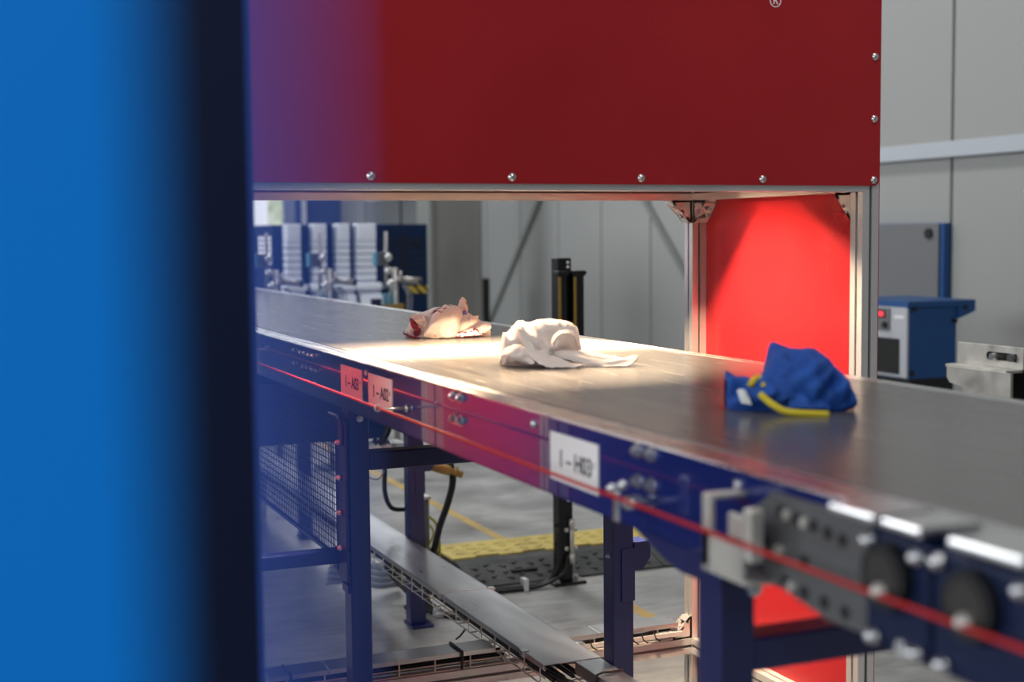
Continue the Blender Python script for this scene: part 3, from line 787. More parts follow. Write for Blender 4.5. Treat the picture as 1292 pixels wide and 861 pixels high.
# ================================================================== LIGHT CURTAIN POST
bp_ = thing('sensor_post', 'slim black sensor post bolted to the floor behind the conveyor', 'post', (2.30, 4.94, 0))
MB().box(2.268, 2.328, 4.916, 4.976, 0.012, 1.305, 0.003).build('upright', 'black', bp_)
MB().box(2.235, 2.375, 4.885, 4.975, 0, 0.012, 0.003).build('base_plate', 'black', bp_)
for (bx, by) in ((2.255, 4.905), (2.355, 4.905), (2.36, 4.96)):
    hexbolt((bx, by, 0.012), (0, 0, 1), 0.009, bp_, 'zinc')
for (x0, x1) in ((2.250, 2.285), (2.316, 2.361)):
    tb = MB().box(x0, x1, 4.868, 4.912, 0.60, 1.243, 0.004).build('sensor_bar', 'black', bp_)
    MB().box(x0 - 0.004, x1 + 0.006, 4.864, 4.914, 1.235, 1.256, 0.004).build('end_cap', 'black', tb)
    MB().box(x0 - 0.001, x0 + 0.010, 4.866, 4.869, 0.60, 1.232).build('optic_strip', 'gold', tb)
    MB().cyl((x1 + 0.004, 4.88, 1.247), (x1 + 0.014, 4.88, 1.247), 0.006, 10).build('knob', 'black', tb)
for hz in (1.288, 1.270):
    MB().cyl((2.312, 4.916, hz), (2.312, 4.913, hz), 0.006, 12).build('bolt', 'white', bp_)
MB().cyl((2.316, 4.90, 0.085), (2.316, 4.90, 0.265), 0.009, 12).cyl((2.316, 4.90, 0.085), (2.316, 4.90, 0.125), 0.012, 12).cyl((2.316, 4.90, 0.225), (2.316, 4.90, 0.265), 0.011, 12).build('cable_coupling', 'zinc', bp_, True)
for hz in (0.22, 0.145):
    MB().sph((2.296, 4.908, hz), 0.010).build('clamp_screw', 'zinc', bp_, True)
    MB().sph((2.336, 4.905, hz), 0.008).build('clamp_screw', 'zinc', bp_, True)
    MB().cyl((2.268, 4.93, hz + 0.02), (2.252, 4.93, hz + 0.02), 0.007, 10).build('knob', 'black', bp_)
MB().cyl((2.308, 4.916, 0.34), (2.308, 4.912, 0.34), 0.006, 10).build('bolt', 'white', bp_)
MB().tube([(2.262, 4.91, 0.22), (2.262, 4.905, 0.14), (2.25, 4.90, 0.075), (2.215, 4.895, 0.03), (2.15, 4.895, 0.014), (2.0, 4.9, 0.013), (1.9, 4.905, 0.013)], 0.010, 8).build('cable', 'cable_black', bp_, True)
MB().tube([(2.30, 4.91, 0.12), (2.28, 4.89, 0.06), (2.22, 4.88, 0.03), (2.14, 4.88, 0.012), (1.95, 4.885, 0.011)], 0.007, 8).build('cable', 'cable_black', bp_, True)
MB().box(2.095, 2.115, 4.87, 4.91, 0, 0.05, 0.003).build('cable_clip', 'white', bp_)

# ================================================================== CABLE RAMP
cr_ = thing('cable_ramp', 'black floor cable ramp with worn yellow lid behind the sensor post', 'cable ramp', (2.6, 5.2, 0))
for k, (a, b_) in enumerate(((1.93, 2.78), (2.785, 3.635), (3.64, 4.49))):
    seg = MB().prism([(4.985, 0.0), (5.66, 0.0), (5.50, 0.062), (5.17, 0.062), (5.0, 0.012), (4.985, 0.010)], 'x', a, b_).build('ramp_segment', 'black_rubber', cr_)
    # raised tread lugs on the slope (tiny)
    lug = MB()
    for i in range(13):
        for j in range(3):
            lx_ = a + 0.05 + i * 0.062; ly_ = 5.03 + j * 0.045 + (i % 2) * 0.02
            lz_ = 0.012 + (ly_ - 5.0) * 0.294
            lug.box(-0.016, 0.016, -0.005, 0.005, 0, 0.004, 0, Matrix.Translation((lx_, ly_, lz_)) @ Matrix.Rotation((0.7 if (i + j) % 2 else -0.7), 4, 'Z'))
    lug.build('tread_lugs', 'black_rubber', seg, kind='stuff')
    sx_ = a + 0.25
    MB().box(sx_ - 0.055, sx_ + 0.055, 5.058, 5.088, 0.028, 0.0405).build('grip_slot', 'glass_dark', seg)
    # yellow lid with zigzag front edge
    pts = [(b_, 5.50), (a, 5.50)]
    n = 8
    for i in range(n):
        x0 = a + (b_ - a) * i / n; x1 = a + (b_ - a) * (i + 1) / n
        off = 5.255 if i % 2 else 5.235
        pts += [(x0, off), (x1, off)]
    lid = MB().prism(pts, 'z', 0.0622, 0.070).build('lid', 'ramp_yellow', cr_)
    lug = MB()
    for i in range(11):
        for j in range(3):
            lug.box(-0.02, 0.02, -0.004, 0.004, 0, 0.003, 0, Matrix.Translation((a + 0.06 + i * 0.072, 5.30 + j * 0.065, 0.070)) @ Matrix.Rotation((0.6 if (i + j) % 2 else -0.6), 4, 'Z'))
    lug.build('tread_lugs', 'ramp_yellow', lid, kind='stuff')

# ================================================================== SMALL FLOOR ITEMS UNDER THE BELT
cy_ = thing('pneumatic_cylinder', 'upright grey cylinder with yellow cables standing right of the rear far leg', 'cylinder', (1.66, 4.78, 0))
MB().cyl((1.655, 4.80, 0.012), (1.655, 4.80, 0.42), 0.024, 20).build('barrel', 'grey_plate', cy_, True)
MB().cyl((1.625, 4.79, 0.02), (1.625, 4.79, 0.405), 0.010, 14).build('rod', 'white', cy_, True)
MB().box(1.63, 1.68, 4.775, 4.825, 0.42, 0.432, 0.002).build('top_cap', 'zinc', cy_)
MB().box(1.59, 1.70, 4.745, 4.85, 0, 0.012, 0.002).build('base_plate', 'black', cy_)
MB().tube([(1.665, 4.76, 0.36), (1.69, 4.75, 0.33), (1.70, 4.75, 0.27), (1.70, 4.75, 0.20), (1.69, 4.75, 0.05)], 0.005, 8).build('cable', 'cable_yellow', cy_, True)
MB().tube([(1.665, 4.755, 0.33), (1.675, 4.745, 0.30), (1.655, 4.745, 0.25), (1.63, 4.745, 0.22)], 0.004, 8).build('cable', 'cable_yellow', cy_, True)

gh = MB()
for k in range(4):
    r = 0.012
    gh.tube([(1.35, 5.0 + 0.03 * k, 0.16 - 0.03 * k), (1.47, 4.98 + 0.03 * k, 0.15 - 0.028 * k), (1.55, 4.95 + 0.03 * k, 0.135 - 0.03 * k), (1.62, 5.0 + 0.03 * k, 0.12 - 0.03 * k), (1.66, 5.1, 0.10 - 0.025 * k)], r, 8)
hs_ = thing('hose_bundle', 'bundle of grey hoses curling on the floor under the long tray', 'hoses', (1.5, 5.0, 0))
gh.build('hoses', 'cable_grey', hs_, True, kind='stuff')
ch = MB()
for k in range(4):
    ch.tube([(1.545 + .012 * k, 4.95, 0.26), (1.55 + .012 * k, 4.93, 0.15 - .01 * k), (1.60 + .01 * k, 4.88 - .015 * k, 0.07), (1.655 + .012 * k, 4.72 - .02 * k, 0.012), (1.73 + .012 * k, 4.66 - .025 * k, 0.012)], 0.010, 8)
hb = thing('cable_bundle', 'black cables dropping from the long tray to the floor', 'cables', (1.65, 4.9, 0))
ch.build('cables', 'cable_black', hb, True, kind='stuff')
tag(MB().tube([(1.57, 4.74, 0.012), (1.585, 4.62, 0.011)], 0.010, 8).build('steel_rod', 'grey_plate', None), 'short dark rod lying on the floor by the dropped black cables', 'rod')
tag(MB().box(1.655, 1.685, 4.66, 4.72, 0, 0.018, 0.004).sph((1.665, 4.69, 0.022), 0.014).build('floor_clip', 'white'), 'small white clip on the floor beside the dark rod', 'clip')

# ================================================================== RIGHT-HAND MACHINES
dr = thing('air_dryer', 'blue and pale grey air dryer with red display right of the hood', 'machine', (5.1, 6.4, 0))
MB().box(4.91, 5.24, 6.07, 6.62, 0.585, 0.98, 0.004).build('body', 'machine_blue', dr)
MB().prism([(4.895, 0.98), (4.895, 1.013), (5.36, 1.013), (5.36, 0.950), (5.25, 0.912), (5.24, 0.912), (5.24, 0.98)], 'y', 6.058, 6.66).build('top_cover', 'machine_blue', dr)
fp = MB().box(4.895, 4.91, 6.066, 6.62, 0.592, 0.98, 0.003).build('front_panel', 'pale_cab', dr)
MB().box(4.890, 4.895, 6.125, 6.60, 0.610, 0.806).build('vent_grille', 'glass_dark', fp)
gl = MB()
for k in range(9):
    gl.box(4.888, 4.890, 6.13, 6.59, 0.622 + k * 0.021, 0.628 + k * 0.021)
gl.build('grille_bars', 'black', fp, kind='stuff')
cp = MB().box(4.888, 4.895, 6.205, 6.42, 0.845, 0.972, 0.002).build('control_panel', 'grey_cab', dr)
MB().box(4.885, 4.888, 6.24, 6.36, 0.918, 0.958).build('display_frame', 'glass_dark', cp)
MB().box(4.8845, 4.885, 6.255, 6.31, 0.926, 0.950).build('display', 'led_red', cp)
MB().cyl((4.888, 6.24, 0.878), (4.872, 6.24, 0.878), 0.017, 16).build('knob', 'black', cp)
MB().box(4.893, 4.895, 6.09, 6.17, 0.918, 0.935).build('name_plate', 'white', fp)
for (bx, bz) in ((4.94, 0.972), (5.29, 0.972), (4.93, 0.62), (5.22, 0.9)):
    MB().cyl((bx, 6.069 if bz < .95 else 6.058, bz), (bx, 6.052, bz), 0.013, 12).build('screw', 'black', dr)
MB().box(4.93, 5.23, 6.08, 6.62, 0, 0.585).build('stand', 'black', dr)

wc = thing('wall_cabinet', 'flat grey cabinet with blue edge against the right wall', 'cabinet', (5.93, 7.5, 0))
MB().box(5.915, 5.974, 6.985, 8.2, 0.25, 1.447, 0.004).build('body', 'machine_blue', wc)
MB().box(5.898, 5.915, 7.015, 8.2, 0.27, 1.444, 0.004).build('door', 'grey_cab', wc)
MB().cyl((5.898, 7.10, 1.38), (5.883, 7.10, 1.38), 0.034, 20).build('lock', 'black', wc)
MB().box(5.915, 5.974, 7.05, 8.1, 0, 0.25).build('plinth', 'black', wc)

bk = thing('steel_bracket', 'stepped bare steel bracket on a dark stand beyond the belt at right', 'bracket', (3.3, 3.6, 0))
MB().box(3.225, 3.235, 3.42, 3.73, 0.948, 1.020, 0.002).build('upper_plate', 'zinc', bk)
MB().box(3.165, 3.235, 3.43, 3.72, 0.938, 0.948, 0.002).build('ledge', 'zinc', bk)
MB().prism([(3.70, 0.942), (3.70, 0.905), (3.685, 0.888), (3.625, 0.878), (3.605, 0.845), (3.605, 0.66), (3.40, 0.66), (3.40, 0.942)], 'x', 3.155, 3.165).build('lower_plate', 'zinc', bk)
mb = MB().box(3.2235, 3.225, 3.45, 3.575, 0.972, 0.998, 0.0007)
mb.cyl((3.2235, 3.575, .985), (3.225, 3.575, .985), 0.013, 12)
mb.build('slot', 'glass_dark', bk)
MB().cyl((3.225, 3.545, 0.983), (3.205, 3.545, 0.983), 0.012, 12).build('bolt', 'chrome', bk)
MB().cyl((3.225, 3.465, 0.985), (3.208, 3.465, 0.985), 0.013, 12).build('bolt', 'grey_plate', bk)
MB().box(3.235, 3.75, 2.95, 3.95, 0.40, 0.70).box(3.24, 3.36, 3.0, 3.12, 0, 0.40).box(3.24, 3.36, 3.75, 3.87, 0, 0.40).box(3.6, 3.72, 3.0, 3.12, 0, 0.4).box(3.6, 3.72, 3.75, 3.87, 0, 0.4).build('stand', 'black', bk)
MB().box(3.236, 3.30, 2.97, 3.70, 0.70, 1.005).build('back_block', 'black', bk)

# ================================================================== FAR END OF THE HALL
# braces on the right wall
def brace(y0, z0, y1, z1, label):
    d = Vector((0, y1 - y0, z1 - z0)); L_ = d.length; a = math.atan2(z1 - z0, y1 - y0)
    T = Matrix.Translation((5.955, (y0 + y1) / 2, (z0 + z1) / 2)) @ Matrix.Rotation(a, 4, 'X')
    tag(MB().box(-0.012, 0.012, -L_ / 2, L_ / 2, -0.03, 0.03, 0, T).build('wall_brace', 'brace'), label, 'brace')
brace(12.35, 2.71, 15.1, 0.12, 'long diagonal brace leaning right, against wall beside the grey column')
brace(12.15, 2.715, 9.3, 0.15, 'long diagonal brace leaning left, against wall behind the right hood post')

colm = thing('steel_column', 'broad grey hall column standing behind the blue machine', 'column', (4.9, 13.1, 0))
MB().box(4.62, 5.155, 13.02, 13.06, 0, 6.0).build('flange', 'column', colm)
MB().box(4.60, 4.64, 13.0, 13.4, 0, 6.0).build('flange', 'brace', colm)
MB().box(5.10, 5.16, 13.0, 13.4, 0, 6.0).build('flange', 'column', colm)
tag(MB().box(5.20, 5.32, 13.2, 13.6, 0, 0.95, 0.01).build('waste_bin', 'black'), 'black narrow bin at the foot of the grey column', 'bin')

# perforated blue machine housing
fm = thing('machine_housing', 'dark blue perforated machine housing with hazard tape behind the belt', 'machine', (3.1, 10.8, 0))
MB().box(2.44, 3.70, 10.52, 11.6, 0.02, 1.49, 0.006).build('housing', 'far_blue', fm)
pn = MB()
for i in range(9):
    for j in range(7):
        pn.box(3.30 + i * 0.042, 3.322 + i * 0.042, 10.518, 10.522, 1.05 + j * 0.05, 1.078 + j * 0.05)
pn.build('perforations', 'glass_dark', fm, kind='stuff')
MB().box(3.52, 3.70, 10.512, 10.52, 0.935, 0.995).build('hazard_strip', 'hazard', fm)
MB().box(3.50, 3.515, 10.515, 10.52, 0.1, 1.45).build('door_seam', 'black', fm)
MB().cyl((3.60, 10.52, 1.35), (3.60, 10.50, 1.35), 0.02, 12).build('lock', 'black', fm)

pg_ = thing('perforated_screen', 'dark screen with bright square openings at the left end of the belt', 'screen', (2.37, 10.5, 0))
MB().box(2.26, 2.435, 10.52, 10.54, 0, 1.42).build('screen_plate', 'cab_blue', pg_)
for i in range(4):
    for j in range(6):
        MB().box(2.325 + i * 0.026, 2.343 + i * 0.026, 10.516, 10.52, 1.19 + j * 0.037, 1.215 + j * 0.037).build('opening', 'sky_pane', pg_)

# white slatted feeder columns
def feeder(x0, x1, label, wid):
    t = thing('feeder_column', label, 'feeder', ((x0 + x1) / 2, 10.4, 0), 'white slatted feeder columns')
    MB().box(x0, x1, 10.40, 10.50, 0.0, 1.05).build('core', 'feeder_white', t)
    MB().box(x0, x1, 10.36, 10.50, 1.36, 1.495, 0.01).build('head', 'feeder_white', t)
    MB().box(x0 + .03, x1 - .03, 10.355, 10.36, 1.40, 1.46).build('head_plate', 'feeder_white', t)
    for k in range(6):
        z = 1.05 + k * 0.052
        MB().box(x0, x1, 10.37, 10.50, z + 0.004, z + 0.048, 0.006).build('slat', 'feeder_white', t)
    MB().box(x0 - 0.03, x1 + 0.03, 10.30, 10.48, 0.975, 1.035, 0.02).build('shelf', 'feeder_white', t)
    pts = [(10.28, 0.60), (10.27, 0.80), (10.30, 0.93), (10.36, 0.97), (10.39, 0.97), (10.39, 0.60)]
    MB().prism(pts, 'x', x0 + 0.005, x1 + 0.02).build('hood', 'feeder_white', t)
feeder(3.066, 3.222, 'white slatted feeder column, rightmost of the four', 0)
feeder(2.906, 3.008, 'white slatted feeder column, second from right of the four', 0)
feeder(2.716, 2.823, 'white slatted feeder column, third from right of the four', 0)
feeder(2.509, 2.621, 'white slatted feeder column, leftmost of the four', 0)

# clamp stands along the far side of the belt
def clamp_stand(loc, label):
    t = thing('clamp_stand', label, 'clamp stand', loc, 'clamp stands behind the belt')
    x, y, _ = loc
    MB().cyl((x, y, 0.015), (x, y, 1.205), 0.0195, 16).build('post', 'stand_steel', t, True)
    MB().cyl((x, y, 0), (x, y, 0.015), 0.11, 24).build('base', 'grey_plate', t)
    MB().cyl((x - 0.055, y, 1.08), (x - 0.052, y, 1.425), 0.012, 12).build('rod', 'stand_steel', t, True)
    MB().box(x - 0.115, x - 0.06, y - 0.03, y + 0.03, 1.22, 1.30, 0.004).build('gripper', 'grey_plate', t)
    MB().box(x - 0.13, x - 0.115, y - 0.03, y + 0.03, 1.22, 1.30).build('gripper_pad', 'teal', t)
    MB().sph((x - 0.05, y - 0.02, 1.27), 0.028).sph((x - 0.045, y - 0.02, 1.19), 0.022).sph((x - 0.03, y - 0.02, 1.11), 0.026).build('joint', 'chrome', t, True)
    MB().cyl((x + 0.01, y - 0.02, 1.135), (x + 0.125, y - 0.10, 1.125), 0.020, 14).cyl((x + 0.02, y - 0.03, 1.15), (x + 0.035, y - 0.035, 1.15), 0.035, 12).build('arm', 'stand_steel', t, True)
    MB().cyl((x + 0.125, y - 0.10, 1.125), (x + 0.135, y - 0.107, 1.124), 0.021, 14).build('arm_cap', 'black', t)
    MB().box(x - 0.10, x + 0.04, y - 0.05, y - 0.02, 0.945, 0.985, 0.003).build('valve_block', 'gold', t)
    MB().box(x - 0.16, x - 0.10, y - 0.05, y - 0.01, 0.95, 1.02, 0.003).build('valve_body', 'black', t)
    MB().box(x - 0.08, x - 0.02, y - 0.04, y, 0.985, 1.05).build('valve_cap', 'teal', t)
    for (a, b_) in ((0.055, 0.075), (0.07, 0.06), (0.085, 0.09), (-0.05, -0.06)):
        MB().tube([(x + a * 0.6, y - 0.04, 1.10), (x + a, y - 0.05, 1.06), (x + b_, y - 0.05, 0.99), (x + a * 0.9, y - 0.04, 0.92), (x + 0.02, y - 0.03, 0.87)], 0.0045, 6, 4).build('air_line', 'cable_grey', t, True)
    return t
cs = clamp_stand((2.60, 8.0, 0), 'metal clamp stand with arm behind the belt, rightmost of three')
dup(cs, (2.19, 8.0, 0), 'metal clamp stand with arm behind the belt, middle of three')
dup(cs, (1.868, 8.0, 0), 'metal clamp stand with arm behind the belt, leftmost of three')

# back of the hall
bc = thing('tall_cabinet', 'tall dull blue cabinet with pale pipe between window and white panels', 'cabinet', (4.35, 16.4, 0))
MB().box(4.03, 4.60, 16.2, 16.8, 0, 2.9, 0.01).build('body', 'cab_blue', bc)
MB().box(4.10, 4.15, 16.12, 16.17, 0, 2.9).build('pipe', 'pale_cab', bc)
MB().box(4.10, 4.15, 16.17, 16.2, 1.0, 1.05).build('pipe_clip', 'pale_cab', bc)
dk = MB().prism([(5.02, 1.83), (5.98, 2.0), (5.98, 2.3), (5.02, 2.3)], 'y', 16.2, 16.6)
o = tag(dk.build('air_duct', 'white'), 'white slanted duct high on the back wall beside the column', 'duct')

# ================================================================== GARMENTS ON THE BELT
def cat(P, t):
    n = len(P) - 1; s_ = t * n; i = min(int(s_), n - 1); f = s_ - i
    a = P[max(i - 1, 0)]; b = P[i]; c = P[i + 1]; d = P[min(i + 2, n)]
    return 0.5 * ((2 * b) + (c - a) * f + (2 * a - 5 * b + 4 * c - d) * f * f + (3 * b - a - 3 * c + d) * f ** 3)


def patch(rows, nu=26, nv=18, wr_=1.2, fr=0.09, seed=0.0, thick=1.6):
    """sheet through a net of (u, w, v) control points in mm: u right, w up, v away"""
    R_ = [[Vector((p[0], p[2], p[1])) for p in r] for r in rows]
    G = []
    for i in range(nv + 1):
        crv = [cat([R_[k][j] for k in range(len(R_))], i / nv) for j in range(len(R_[0]))]
        row = []
        for j in range(nu + 1):
            p = cat(crv, j / nu)
            d = noise.noise_vector(p * fr + Vector((seed, 3.1, 7.7))) * wr_ + noise.noise_vector(p * fr * 0.35 + Vector((seed, 9.0, 1.0))) * wr_ * 1.6
            p = p + d
            p.z = max(p.z, 0.8)
            row.append(p)
        G.append(row)
    mb = MB(); mb.grid([[q * 0.001 for q in r] for r in G])
    bmesh.ops.recalc_face_normals(mb.bm, faces=mb.bm.faces)
    bmesh.ops.solidify(mb.bm, geom=mb.bm.faces[:], thickness=thick * 0.001)
    return mb


def lump(us, tops, fronts, backs, nu=60, nv=34, folds=((0.05, 4.0, 0.6),), seed=0.0, power=2.2):
    """crumpled heap: section tops/front/back edges given along u (mm), ridged folds displaced on it"""
    T = [Vector((u, t, 0)) for u, t in zip(us, tops)]; F = [Vector((u, f, b)) for u, f, b in zip(us, fronts, backs)]
    G = []
    for i in range(nu + 1):
        a = cat(T, i / nu); f = cat(F, i / nu)
        row = []
        for j in range(nv + 1):
            th = PI * j / nv
            c, s_ = math.cos(th), math.sin(th)
            mid = (f.y + f.z) / 2; hw = (f.z - f.y) / 2
            v = mid - hw * math.copysign(abs(c) ** (2 / power), c)
            w = max(a.y, 1.0) * abs(s_) ** (2 / power)
            p = Vector((a.x, v, w))
            dsp = 0
            for (fq, amp, ang) in folds:
                q = Vector((p.x * math.cos(ang) + p.z * math.sin(ang), p.y * 0.6, (-p.x * math.sin(ang) + p.z * math.cos(ang)) * 0.35)) * fq
                nval = noise.noise(q + Vector((seed, 1.3, 5.2)))
                dsp += amp * (1 - 2.4 * abs(nval))
            edge = min(1.0, a.y / 12.0) * min(1, s_ * 3)
            nrm = Vector((0, v - mid, w * 0.6 + 0.1)).normalized()
            top_lock = 1 - 0.75 * max(0, s_) ** 6
            p = p + nrm * dsp * edge * top_lock
            p.z = max(p.z, 0.6)
            row.append(p * 0.001)
        G.append(row)
    mb = MB(); mb.grid(G)
    bmesh.ops.remove_doubles(mb.bm, verts=mb.bm.verts, dist=0.0002)
    bmesh.ops.recalc_face_normals(mb.bm, faces=mb.bm.faces)
    return mb


def join(mbs):
    out = MB()
    for m_ in mbs:
        me = bpy.data.meshes.new('tmp'); m_.bm.to_mesh(me); m_.bm.free(); out.bm.from_mesh(me); bpy.data.meshes.remove(me)
    return out


def raw(mb, name, m, parent=None):
    me = bpy.data.meshes.new(name); mb.bm.to_mesh(me); mb.bm.free()
    for p in me.polygons:
        p.use_smooth = True
    me.materials.append(M[m]); o = bpy.data.objects.new(name, me); COL.objects.link(o)
    if parent:
        o.parent = parent
    return o


def garment(name, label, x, y):
    g = thing(name, label, 'garment', (x, y, BZ)); g.rotation_euler = (0, 0, -YAW); return g

#GARMENTS#
g1 = garment('printed_garment', 'pale garment with red and violet print crumpled farthest up the belt', 1.27, 3.46)
raw(join([lump([-114.4, -101.9, -85.3, -60.3, -31.2, 0.0, 27.0, 56.2, 83.2, 101.9, 116.5], [10.4, 35.4, 58.2, 64.5, 77.0, 83.2, 79.0, 62.4, 43.7, 25.0, 12.5], [-8, -25, -40, -55, -60, -62, -55, -45, -30, -15, -5], [20, 35, 45, 55, 60, 60, 60, 50, 40, 25, 10], folds=((0.022, 9, 0.5), (0.06, 3.5, 1.2)), seed=2.0),
    patch([[(22.9, 54.1, 10), (29.1, 83.2, 12), (39.5, 104.0, 14)], [(35.4, 49.9, 4), (43.7, 79.0, 5), (45.8, 101.9, 8)], [(49.9, 54.1, 10), (54.1, 74.9, 12), (52.0, 91.5, 14)]], wr_=2, seed=1),
    patch([[(-93.6, 64.5, -48), (-77.0, 64.5, -40), (-60.3, 60.3, -44)], [(-93.6, 47.8, -62), (-74.9, 49.9, -56), (-54.1, 45.8, -60)], [(-85.3, 27.0, -66), (-68.6, 29.1, -64), (-49.9, 25.0, -68)]], wr_=2, seed=4)]), 'body', 'cloth_print', g1)
raw(join([patch([[(-49.9, 22.9, -66), (-31.2, 66.6, -62), (-4.2, 83.2, -52), (22.9, 85.3, -44), (41.6, 72.8, -40)], [(-60.3, 6.2, -82), (-37.4, 43.7, -86), (-8.3, 62.4, -84), (20.8, 64.5, -76), (43.7, 56.2, -58)], [(-52.0, 4.2, -84), (-31.2, 22.9, -92), (-4.2, 37.4, -94), (22.9, 41.6, -84), (37.4, 33.3, -62)], [(-25.0, 0.0, -80), (-10.4, 2.1, -86), (6.2, 0.0, -86), (22.9, 4.2, -78), (31.2, 10.4, -62)]], wr_=2.6, seed=3), patch([[(22.9, 52.0, -46), (52.0, 60.3, -42), (85.3, 56.2, -36)], [(25.0, 33.3, -58), (54.1, 39.5, -56), (81.1, 39.5, -46)], [(29.1, 16.6, -62), (43.7, 20.8, -60), (64.5, 29.1, -52)]], wr_=2.2, seed=6), patch([[(72.8, 33.3, -20), (93.6, 39.5, -18), (112.3, 35.4, -14)], [(72.8, 20.8, -36), (95.7, 25.0, -40), (118.6, 25.0, -28)], [(81.1, 12.5, -40), (97.8, 12.5, -42), (110.2, 14.6, -32)]], wr_=1.2, seed=7)]), 'pale_flap', 'cloth_sparse', g1)
raw(join([patch([[(27.0, 14.6, -60), (52.0, 20.8, -56), (77.0, 25.0, -46), (93.6, 16.6, -38)], [(27.0, 2.1, -78), (52.0, 4.2, -76), (77.0, 8.3, -66), (93.6, 6.2, -48)]], wr_=1.5, seed=9)]), 'dotted_hem', 'cloth_dots', g1)
raw(join([patch([[(-97.8, 54.1, -58), (-87.4, 49.9, -60), (-79.0, 41.6, -64)], [(-93.6, 37.4, -68), (-77.0, 33.3, -72), (-64.5, 22.9, -78)], [(-85.3, 25.0, -70), (-72.8, 20.8, -76), (-66.6, 16.6, -80)]], wr_=2, seed=5), patch([[(-116.5, 16.6, -14), (-114.4, 12.5, -30), (-97.8, 8.3, -58), (-68.6, 4.2, -76)], [(-116.5, 10.4, -14), (-114.4, 7.3, -32), (-97.8, 3.1, -60), (-68.6, 1.0, -78)]], wr_=1, seed=8)]), 'maroon_facing', 'cloth_maroon', g1)
raw(patch([[(39.5, 66.6, -40), (47.8, 72.8, -36), (54.1, 66.6, -34)], [(39.5, 58.2, -44), (47.8, 60.3, -42), (54.1, 60.3, -38)]], wr_=.5, seed=2), 'violet_lining', 'cloth_violet', g1)
g2 = garment('pale_garment', 'plain pale pink garment crumpled in the lamp light, middle of the three', 1.215, 2.60)
raw(join([lump([-135.2, -128.8, -114.3, -98.2, -88.6, -77.3, -56.4, -30.6, -4.8, 16.1, 29.0, 33.8], [17.7, 59.6, 69.2, 80.5, 88.6, 82.1, 86.9, 88.6, 86.9, 78.9, 61.2, 30.6], [-10, -25, -35, -42, -45, -46, -46, -46, -40, -28, -12, 0], [30, 60, 80, 95, 100, 100, 105, 105, 100, 90, 70, 40], folds=((0.018, 18, 0.9), (0.045, 11, 0.3), (0.11, 2.2, 1.5)), seed=11.0, power=2.0),
    patch([[(-127.2, 37.0, -44), (-107.9, 43.5, -50), (-88.6, 43.5, -52), (-72.5, 37.0, -50)], [(-135.2, 22.5, -56), (-112.7, 30.6, -72), (-88.6, 29.0, -76), (-66.0, 20.9, -66)], [(-132.0, 11.3, -58), (-112.7, 22.5, -78), (-91.8, 19.3, -84), (-66.0, 8.1, -84)], [(-128.8, 6.4, -50), (-111.1, 9.7, -66), (-93.4, 11.3, -76), (-75.7, 8.1, -88)]], wr_=3, seed=12),
    patch([[(-98.2, 78.9, -46), (-82.1, 61.2, -50), (-69.2, 46.7, -52)], [(-85.3, 43.5, -58), (-66.0, 37.0, -62), (-37.0, 30.6, -56)], [(-69.2, 17.7, -80), (-40.2, 17.7, -82), (-4.8, 14.5, -72)], [(-45.1, 3.2, -98), (-4.8, 2.4, -104), (41.9, 8.1, -92)]], wr_=2.6, seed=13),
    patch([[(-30.6, 30.6, -56), (-4.8, 33.8, -50), (27.4, 32.2, -40), (33.8, 25.8, -20)], [(-8.1, 17.7, -62), (16.1, 20.9, -62), (43.5, 20.9, -50), (66.0, 25.8, -26)], [(37.0, 6.4, -72), (59.6, 6.4, -74), (88.6, 11.3, -58), (101.4, 19.3, -34)], [(69.2, 3.2, -78), (88.6, 4.8, -72), (107.9, 12.9, -58), (120.8, 16.1, -38)], [(98.2, 2.4, -82), (114.3, 4.8, -76), (130.4, 12.9, -60), (140.1, 19.3, -42)], [(120.8, 1.6, -86), (133.6, 4.8, -78), (146.5, 14.5, -62), (151.3, 19.3, -46)]], wr_=2.2, seed=14),
    patch([[(-30.6, 38.6, -50), (-30.6, 53.1, -56), (-22.5, 67.6, -58), (-8.1, 75.7, -56), (11.3, 74.1, -48), (25.8, 59.6, -36), (30.6, 37.0, -24)], [(-24.2, 40.2, -66), (-25.8, 51.5, -74), (-17.7, 62.8, -76), (-6.4, 69.2, -74), (9.7, 67.6, -64), (20.9, 56.4, -50), (25.8, 37.0, -36)]], wr_=1.0, seed=15)]), 'body', 'cloth_pink', g2)
g3 = garment('blue_garment', 'royal blue garment with yellow trim crumpled nearest on the belt', 1.205, 1.775)
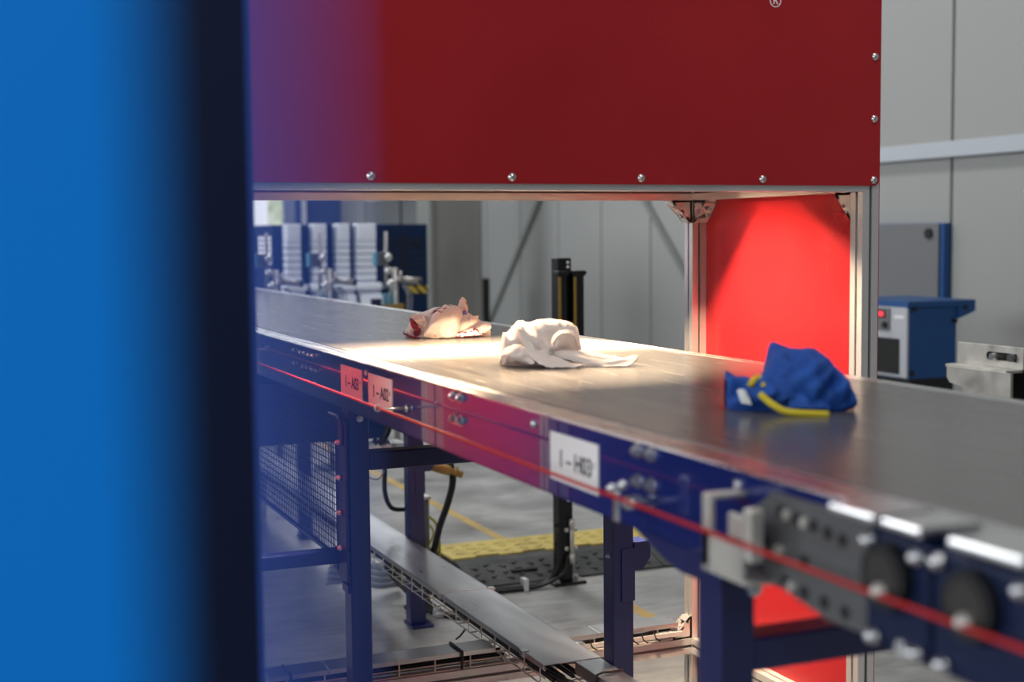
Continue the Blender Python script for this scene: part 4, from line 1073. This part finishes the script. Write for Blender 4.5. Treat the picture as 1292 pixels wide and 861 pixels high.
raw(join([lump([-92.7, -86.6, -65.9, -46.4, -31.7, -23.2, -15.9, 2.4, 22.0, 42.7, 56.1, 69.5, 86.6, 97.6, 100.0], [32.9, 40.3, 39.0, 41.5, 52.5, 73.2, 89.1, 87.8, 83.0, 83.0, 74.4, 52.5, 37.8, 22.0, 9.8], [-4, -14, -24, -30, -36, -40, -42, -46, -48, -48, -46, -42, -34, -20, -6], [14, 26, 40, 55, 62, 66, 68, 70, 70, 66, 60, 55, 46, 34, 16], folds=((0.02, 24, 0.8), (0.045, 14, 2.0), (0.1, 3, 0.2)), seed=21.0, power=2.4),
    patch([[(4.9, 52.5, -40), (26.8, 52.5, -44), (48.8, 40.3, -42), (67.1, 24.4, -34)], [(7.3, 47.6, -54), (26.8, 45.1, -58), (46.4, 32.9, -54), (64.7, 20.7, -42)], [(9.8, 35.4, -52), (26.8, 30.5, -54), (43.9, 22.0, -50), (58.6, 15.9, -42)]], wr_=1.5, seed=22), patch([[(-29.3, 52.5, -38), (-15.9, 72.0, -40), (2.4, 62.2, -42), (14.6, 47.6, -44)], [(-31.7, 32.9, -50), (-17.1, 45.1, -56), (-2.4, 42.7, -58), (9.8, 32.9, -54)], [(-26.8, 17.1, -52), (-12.2, 20.7, -62), (2.4, 22.0, -62), (17.1, 15.9, -54)]], wr_=1.5, seed=23), patch([[(-6.1, 25.6, -58), (14.6, 32.9, -58), (36.6, 28.1, -54), (53.7, 20.7, -46)], [(-12.2, 8.5, -64), (14.6, 11.0, -70), (39.0, 8.5, -66), (61.0, 6.1, -52)]], wr_=1.5, seed=24), patch([[(63.4, 40.3, -34), (80.5, 37.8, -34), (92.7, 29.3, -26)], [(61.0, 23.2, -46), (81.7, 25.6, -48), (97.6, 20.7, -30)], [(63.4, 6.1, -46), (83.0, 6.1, -46), (97.6, 11.0, -30)]], wr_=1.5, seed=25)]), 'body', 'cloth_blue', g3)
mb = MB(); mb.tube([(-0.05, -0.056, 0.0293), (-0.0415, -0.066, 0.0207), (-0.0317, -0.078, 0.0134), (-0.0195, -0.084, 0.0073), (-0.0024, -0.09, 0.0049), (0.0183, -0.092, 0.0037), (0.0439, -0.092, 0.0024)], 0.0052, 10); mb.tube([(-0.0634, -0.044, 0.0415), (-0.0573, -0.038, 0.0476), (-0.05, -0.032, 0.0512), (-0.0439, -0.036, 0.0464), (-0.0439, -0.042, 0.0378)], 0.005, 10)
raw(mb, 'yellow_trim', 'cloth_yellow', g3)
raw(patch([[(-81.7, 32.9, -34), (-75.6, 35.4, -38), (-69.5, 32.9, -40)], [(-79.3, 22.0, -42), (-72.0, 24.4, -46), (-64.7, 22.0, -46)], [(-76.9, 14.6, -46), (-68.3, 13.4, -50), (-62.2, 12.2, -50)]], wr_=.4, seed=3), 'white_tag', 'tag_white', g3)
